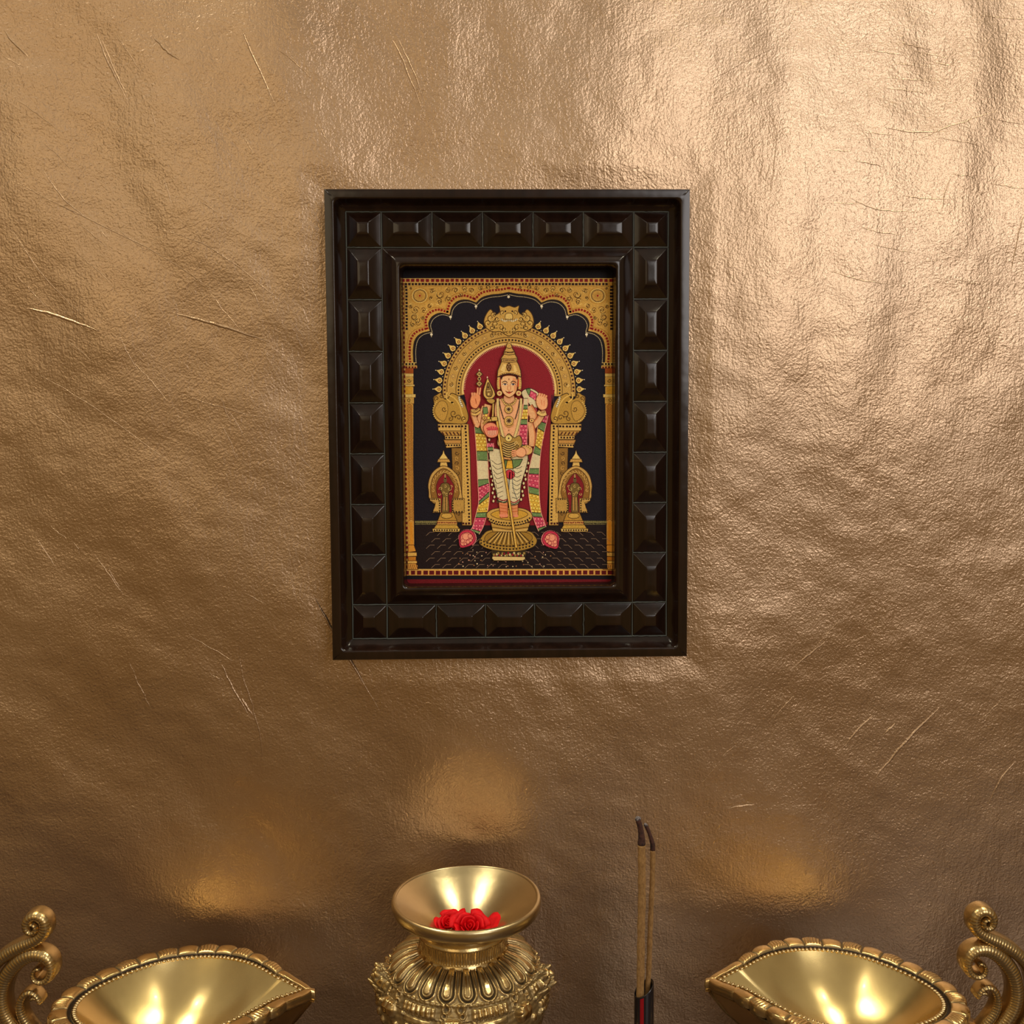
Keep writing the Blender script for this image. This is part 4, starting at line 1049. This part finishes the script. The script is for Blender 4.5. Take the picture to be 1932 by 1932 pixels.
# neck with scored lines
nn_, kk = 720, 44; R = []; pat = []
np_ = catmull([(.0270, -.0140), (.0262, -.0165), (.0264, -.0195), (.0272, -.0215), (.0266, -.0240), (.0262, -.0275), (.0268, -.0305), (.0280, -.0325)], 8)
for r, z in np_:
    ring = []
    for i in range(nn_):
        a = 2*math.pi*i/nn_; g = 0
        if -.0298 < z < -.0215:
            ln_ = math.sin(a*96+1.2*math.sin(a*3)); g = max(0, ln_-.72)/.28*(1 if (i*7 % 13) < 11 else .5)
        rr = r-0.0005*g; ring.append((rr*math.cos(a), rr*math.sin(a), z)); pat.append(min(1, g*1.1))
    R.append(ring)
V, F = loft(R[::-1]); nk = mesh('neck', V, F, M_brass, vase, smooth=True); vattr(nk, 'patina', np.array(pat).reshape(len(np_), nn_)[::-1].ravel())
nk.location.x = -.0022
# body: cast relief of petals, fluted pads, rings and side masks
bp = [(.0272, -.0318), (.0300, -.0325), (.0335, -.0335), (.0370, -.0350), (.0405, -.0372), (.0435, -.0400), (.0465, -.0440), (.0490, -.0490), (.0510, -.0550), (.0518, -.0620), (.0508, -.0700), (.0480, -.0790), (.0430, -.0900), (.0370, -.1000), (.0310, -.1090), (.0270, -.1160), (.0280, -.1220), (.0340, -.1290), (.0390, -.1350), (.0390, -.1405)]
BP = np.array(catmull(bp, 26)); dl = np.linalg.norm(np.diff(BP, axis=0), axis=1); cl = np.concatenate([[0], np.cumsum(dl)])
NS, NA = 330, 900
sq = np.concatenate([np.linspace(0, .045, 240, endpoint=False), np.linspace(.045, cl[-1], NS-240)])
rs = np.interp(sq, cl, BP[:, 0]); zz_ = np.interp(sq, cl, BP[:, 1])
A, Sg = np.meshgrid(np.arange(NA)/NA*2*math.pi, sq)
A0 = A+math.pi/2+0.05                     # 0 at the front (-y)
dr = np.zeros_like(A); pa = np.zeros_like(A)
def sdband(d, w_): return np.exp(-(d/w_)**2)
# lotus petals on the shoulder: tongue with a double outline
NP = 22; u = ((A0/(2*math.pi)*NP) % 1)-.5
L0, L1 = 0.0005, 0.0205
circ = np.interp(Sg, sq, rs)*2*math.pi/NP
xm = u*circ; ycen = L1-0.0042
dd = np.where(Sg < ycen, np.abs(xm), np.hypot(xm, Sg-ycen))     # distance to petal spine
half = np.where(Sg < ycen, 0.0030+0.0028*np.clip(Sg/ycen, 0, 1), 0.0058)
q = dd/half
inb = (Sg > L0) & (q < 1.04)
dr += np.where(inb, 0.0016*(1-np.clip(q, 0, 1)**6), 0)
dr -= np.where(inb, 0.0021*sdband(q-.66, .12), 0)
dr -= np.where(inb & (q < .52), 0.0009*sdband(q-.40, .07)*np.clip((Sg-.006)/.005, 0, 1), 0); pa = np.maximum(pa, np.where(inb, .75*sdband(q-.40, .06)*np.clip((Sg-.006)/.005, 0, 1), 0))
pa = np.maximum(pa, np.where(inb, 1.0*sdband(q-.66, .13), 0))
pa = np.maximum(pa, np.where((Sg < L1+.001) & (q >= .98), .85*np.exp(-((q-1.04)/.12)**2), 0))
# streaks inside the petals
pa = np.maximum(pa, np.where(inb & (q < .55) & (Sg < .013) & (Sg > .003), .45*(np.sin(xm*3200) > .3), 0))
# second and third tiers
NM = 7
um = ((A0/(2*math.pi)*NM+.04) % 1)-.5; am = um*2*math.pi/NM
def pad(cs, hs, ha, cnt, hgt, cang=0.0):
    global dr, pa
    e = np.clip(1-((Sg-cs)/hs)**4, 0, 1)*np.clip(1-((am-cang)/ha)**6, 0, 1)
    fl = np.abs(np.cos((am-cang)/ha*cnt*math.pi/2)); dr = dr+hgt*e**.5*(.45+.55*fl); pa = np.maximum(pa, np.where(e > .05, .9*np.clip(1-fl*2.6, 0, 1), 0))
    ee = (np.abs((Sg-cs)/hs) < 1.25) & (np.abs((am-cang)/ha) < 1.2) & (e <= 0.02); pa = np.maximum(pa, np.where(ee, .6, 0))
def ringo(cs, cang, rad, hgt):
    global dr, pa
    rr = np.interp(Sg, sq, rs); d = np.hypot((am-cang)*rr, Sg-cs)
    dr = dr+hgt*sdband(d-rad, rad*.38); pa = np.maximum(pa, np.where(d < rad*.55, .85, 0)); pa = np.maximum(pa, .55*sdband(d-rad*1.7, rad*.25))
def knob(cs, cang, rad, hgt, grime=.5):
    global dr, pa
    rr = np.interp(Sg, sq, rs); d = np.hypot((am-cang)*rr, Sg-cs)
    dr = dr+hgt*np.clip(1-(d/rad)**2, 0, 1)**.7; pa = np.maximum(pa, grime*sdband(d-rad*1.05, rad*.15))
dr += np.where((Sg > .0225), -.0005, 0)
pad(.0268, .0030, .235, 7, .0022)
ringo(.0240, -.36, .0020, .0012); ringo(.0240, .36, .0020, .0012)
ringo(.0275, -.34, .0014, .0010); ringo(.0275, .34, .0014, .0010)
pad(.0330, .0018, .20, 1, .0014); pad(.0378, .0026, .16, 5, .0024)
knob(.0335, .40, .0052, .0042); knob(.0315, .335, .0018, .0030); knob(.0315, -.335+.13, .0016, .0020)
knob(.0335, -.42, .0050, .0036)
for k in range(5): knob(.0405+.001*k, -.30+k*.15, .0026, .0020)
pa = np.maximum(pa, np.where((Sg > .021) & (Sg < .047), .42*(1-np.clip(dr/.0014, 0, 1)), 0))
# horizontal beading
bd = np.abs(np.sin(A0*44)); m_ = sdband(Sg-.0222, .0009); dr += .0010*m_*bd; pa = np.maximum(pa, m_*.6*(bd < .3))
m_ = sdband(Sg-.0300, .0006); dr += .0006*m_*np.abs(np.sin(A0*60)); 
# masks that stand out left and right of the belly
for ca_, hh in ((1.42, .0056), (-1.42, .0052), (2.95, .004)):
    da = np.angle(np.exp(1j*(A0-ca_))); rr = np.interp(Sg, sq, rs)
    d = np.hypot(da*rr/.011, (Sg-.0285)/.0085); dr += hh*np.clip(1-d**2, 0, 1)**.8*(1+.25*np.sin(da*60)*np.cos(Sg*900))
    for dx, dy, r_, h_ in ((-.11, -.004, .0022, .0026), (.11, -.004, .0022, .0026), (0, .003, .0028, .0028)):
        d = np.hypot((da-dx)*rr, Sg-.0285-dy); dr += h_*np.clip(1-(d/r_)**2, 0, 1); pa = np.maximum(pa, .8*sdband(d-r_*1.1, r_*.2))
dr += 0.00018*np.sin(A*37+Sg*700)*np.sin(A*23-Sg*1300)*(Sg > .021)
RR = np.interp(Sg, sq, rs)+dr
# push the relief mostly outwards along the profile normal
tz = np.gradient(zz_, sq); tr = np.gradient(rs, sq); nr = -tz; nz_ = tr; nl = np.hypot(nr, nz_); nr /= nl; nz_ /= nl
RX = rs[:, None]+dr*nr[:, None]; ZX = zz_[:, None]+dr*nz_[:, None]
Vb = np.stack([RX*np.cos(A), RX*np.sin(A), ZX], -1).reshape(-1, 3)
ii = np.arange(NS*NA).reshape(NS, NA); jn = np.roll(ii, -1, 1)
Fb = np.stack([ii[1:], jn[1:], jn[:-1], ii[:-1]], -1).reshape(-1, 4)
Fl = Fb.tolist()+[tuple(ii[-1][::-1].tolist())]
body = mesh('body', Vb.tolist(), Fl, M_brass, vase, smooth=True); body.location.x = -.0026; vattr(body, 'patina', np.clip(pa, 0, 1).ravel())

# ------------------------------------------------------------------ roses in the mouth of the vase
def petal_mesh(rad, wid, hgt, curlo, seed):
    r = random.Random(seed); V, F = [], []; nu_, nv_ = 11, 9
    for j in range(nv_):
        v = j/(nv_-1)
        for i in range(nu_):
            u_ = (i/(nu_-1)-.5)*2
            ang = u_*wid*(1-.15*v); rr = rad*(.35+.65*v**.6)+curlo*max(0, v-.7)**1.4*6*(1+.3*math.sin(u_*5+seed))
            z = hgt*(v**.9)*(1-.22*abs(u_)**2.2)-curlo*max(0, v-.85)*3+r.uniform(-.00012, .00012)
            V.append((rr*math.cos(ang), rr*math.sin(ang), z))
    for j in range(nv_-1):
        for i in range(nu_-1):
            a = j*nu_+i; F.append((a, a+1, a+nu_+1, a+nu_))
    return V, F
def rose(name, label, pos, size, tilt, seed, group=None):
    root = thing(name, label, 'rose', pos, group); root.rotation_euler = tilt
    k = 0
    for rad, n, wid, h, co in ((.10, 2, 2.2, .62, 0), (.24, 3, 1.25, .70, .01), (.42, 4, 1.0, .72, .04), (.64, 5, .80, .66, .10), (.90, 5, .78, .50, .16)):
        for i in range(n):
            V, F = petal_mesh(rad*size, wid, h*size, co*size, seed+k)
            p = mesh('petal', V, F, M_rose, root, smooth=True); p.rotation_euler = (0, 0, 2*math.pi*i/n+k*.37)
            so = p.modifiers.new('s', 'SOLIDIFY'); so.thickness = .00035; so.offset = 0
            k += 1
rc = VC+Vector((0.0015, -.005, -.0200))
rose('rose', 'large red rose lying in front in the vase mouth', rc, .0120, (0.55, -.1, 0.3), 3, 'red roses in the vase')
rose('rose', 'smaller red rose at the left in the vase mouth', VC+Vector((-.0105, .002, -.0205)), .0092, (0.2, -.45, 1.0), 21, 'red roses in the vase')
# a loose petal with a dark edge at the right
V, F = petal_mesh(.011, .75, .0125, .0012, 5)
lp = mesh('rose_petal', V, F, M_rose, smooth=True); tag(lp, 'loose pointed red petal at the right of the roses', 'petal')
lp.location = VC+Vector((.0065, .001, -.0215)); lp.rotation_euler = (0.15, .42, 0.35)
so = lp.modifiers.new('s', 'SOLIDIFY'); so.thickness = .0004

# ------------------------------------------------------------------ incense
IY = -0.080
def tube_path(pts, rads, n=14, seed=0, rough=0.0):
    r = random.Random(seed); R = []; m_ = len(pts)
    for i in range(m_):
        a = Vector(pts[max(i-1, 0)]); b = Vector(pts[min(i+1, m_-1)]); t = (b-a).normalized(); x = t.cross(Vector((0, 1, 0))).normalized(); y = x.cross(t)
        R.append([Vector(pts[i])+(x*math.cos(2*math.pi*j/n)+y*math.sin(2*math.pi*j/n))*rads[i]*(1+rough*r.uniform(-1, 1)) for j in range(n)])
    return loft(R, cap0=True, cap1=True)
hb = at_y(1215, 1890, IY)
hold = thing('incense_holder', 'slim black tube holding two incense sticks, cut on a slant', 'incense holder', (hb.x, IY, TZ))
HR = 0.0059
zl = at_y(1215, 1864, IY).z-TZ
NTB = 48
def slant(x, y): return zl+0.0040*(x/HR)+0.0012*(y/HR)
Ro = [[(HR*f*math.cos(a), HR*f*math.sin(a), 0.0005) for a in np.linspace(0, 2*math.pi, NTB, endpoint=False)] for f in (.2, 1)]
Ro.append([(p[0], p[1], .05) for p in Ro[-1]])
for f, dz in ((1.0, -.0006), (.99, -.0001), (.95, .0001), (.90, -.0001), (.87, -.0006)):
    Ro.append([(HR*f*math.cos(a), HR*f*math.sin(a), slant(HR*math.cos(a), HR*math.sin(a))+dz) for a in np.linspace(0, 2*math.pi, NTB, endpoint=False)])
Ro.append([(p[0], p[1], p[2]-.02) for p in Ro[-1]])
V, F = loft(Ro, cap0=True, cap1=True)
tb = mesh('tube', V, F, M_tube, hold, smooth=True); e = tb.modifiers.new('es', 'EDGE_SPLIT'); e.split_angle = math.radians(55)
Rs = []  # red reflection on the black tube, painted in as a thin strip
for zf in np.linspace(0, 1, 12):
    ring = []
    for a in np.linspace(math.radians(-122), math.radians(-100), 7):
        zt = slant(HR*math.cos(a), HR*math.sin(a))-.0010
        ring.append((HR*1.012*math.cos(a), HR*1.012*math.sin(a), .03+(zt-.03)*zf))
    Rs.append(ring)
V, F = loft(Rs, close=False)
st_ = mesh('painted_reflection', V, F, M_red, hold, smooth=True); st_['label'] = 'red reflection painted down the tube'
Rb = [[(r*math.cos(a), r*math.sin(a), z) for a in np.linspace(0, 2*math.pi, 40, endpoint=False)] for r, z in ((.02, 0), (.0215, .001), (.0215, .004), (.020, .005), (.0062, .0056))]
V, F = loft(Rb, cap0=True); mesh('base', V, F, M_tube, hold, smooth=True)
def stick(label, pts, y0, rad, burn, seed):
    """pts photo path bottom -> top; burn: index where the burnt end starts"""
    P = catmull(pts, 10); n = len(P)
    W3 = [at_y(p[0], p[1], y0+(0.0 if i > n*.3 else 0)) for i, p in enumerate(P)]
    base = Vector((W3[0].x, y0, W3[0].z))
    o = thing('incense_stick', label, 'incense stick', base, 'incense sticks')
    L = [(q-base) for q in W3]; r = random.Random(seed)
    nb = burn*10
    rad_l = [rad*(1+.05*math.sin(i*.9+seed)+.03*r.uniform(-1, 1)) for i in range(n)]
    V, F = tube_path(L[:nb+1], rad_l[:nb+1], 18, seed, .03); mesh('shaft', V, F, M_stick, o, smooth=True)
    L2 = L[nb:]; m2 = len(L2); rr = [rad*(1.02-.30*min(1, i/m2*1.6)+.03*r.uniform(-1, 1)) for i in range(m2)]
    V, F = tube_path(L2, rr, 18, seed+1, .05); mesh('burnt_end', V, F, M_burnt, o, smooth=True)
    V, F = tube_path([L2[-2], L2[-1]+(L2[-1]-L2[-3])*.6, L2[-1]+(L2[-1]-L2[-3])*1.3], [rad*.74, rad*.70, rad*.30], 14, seed+2, .2); mesh('ash_tip', V, F, M_ash, o, smooth=True)
stick('incense stick in the black tube, front one, tip curled left', [(1208, 1930), (1208, 1880), (1209, 1820), (1209.5, 1760), (1211, 1700), (1211, 1640), (1210.5, 1594), (1210.5, 1580), (1208, 1562), (1203.5, 1545)], IY-.0012, .00232, 6, 4)
stick('incense stick in the black tube, thinner one behind to the right', [(1220.5, 1930), (1222, 1870), (1224.5, 1820), (1226.5, 1760), (1229, 1700), (1231, 1650), (1231.5, 1604), (1230.5, 1590), (1225, 1572), (1218.5, 1557)], IY+.0028, .00158, 6, 9)
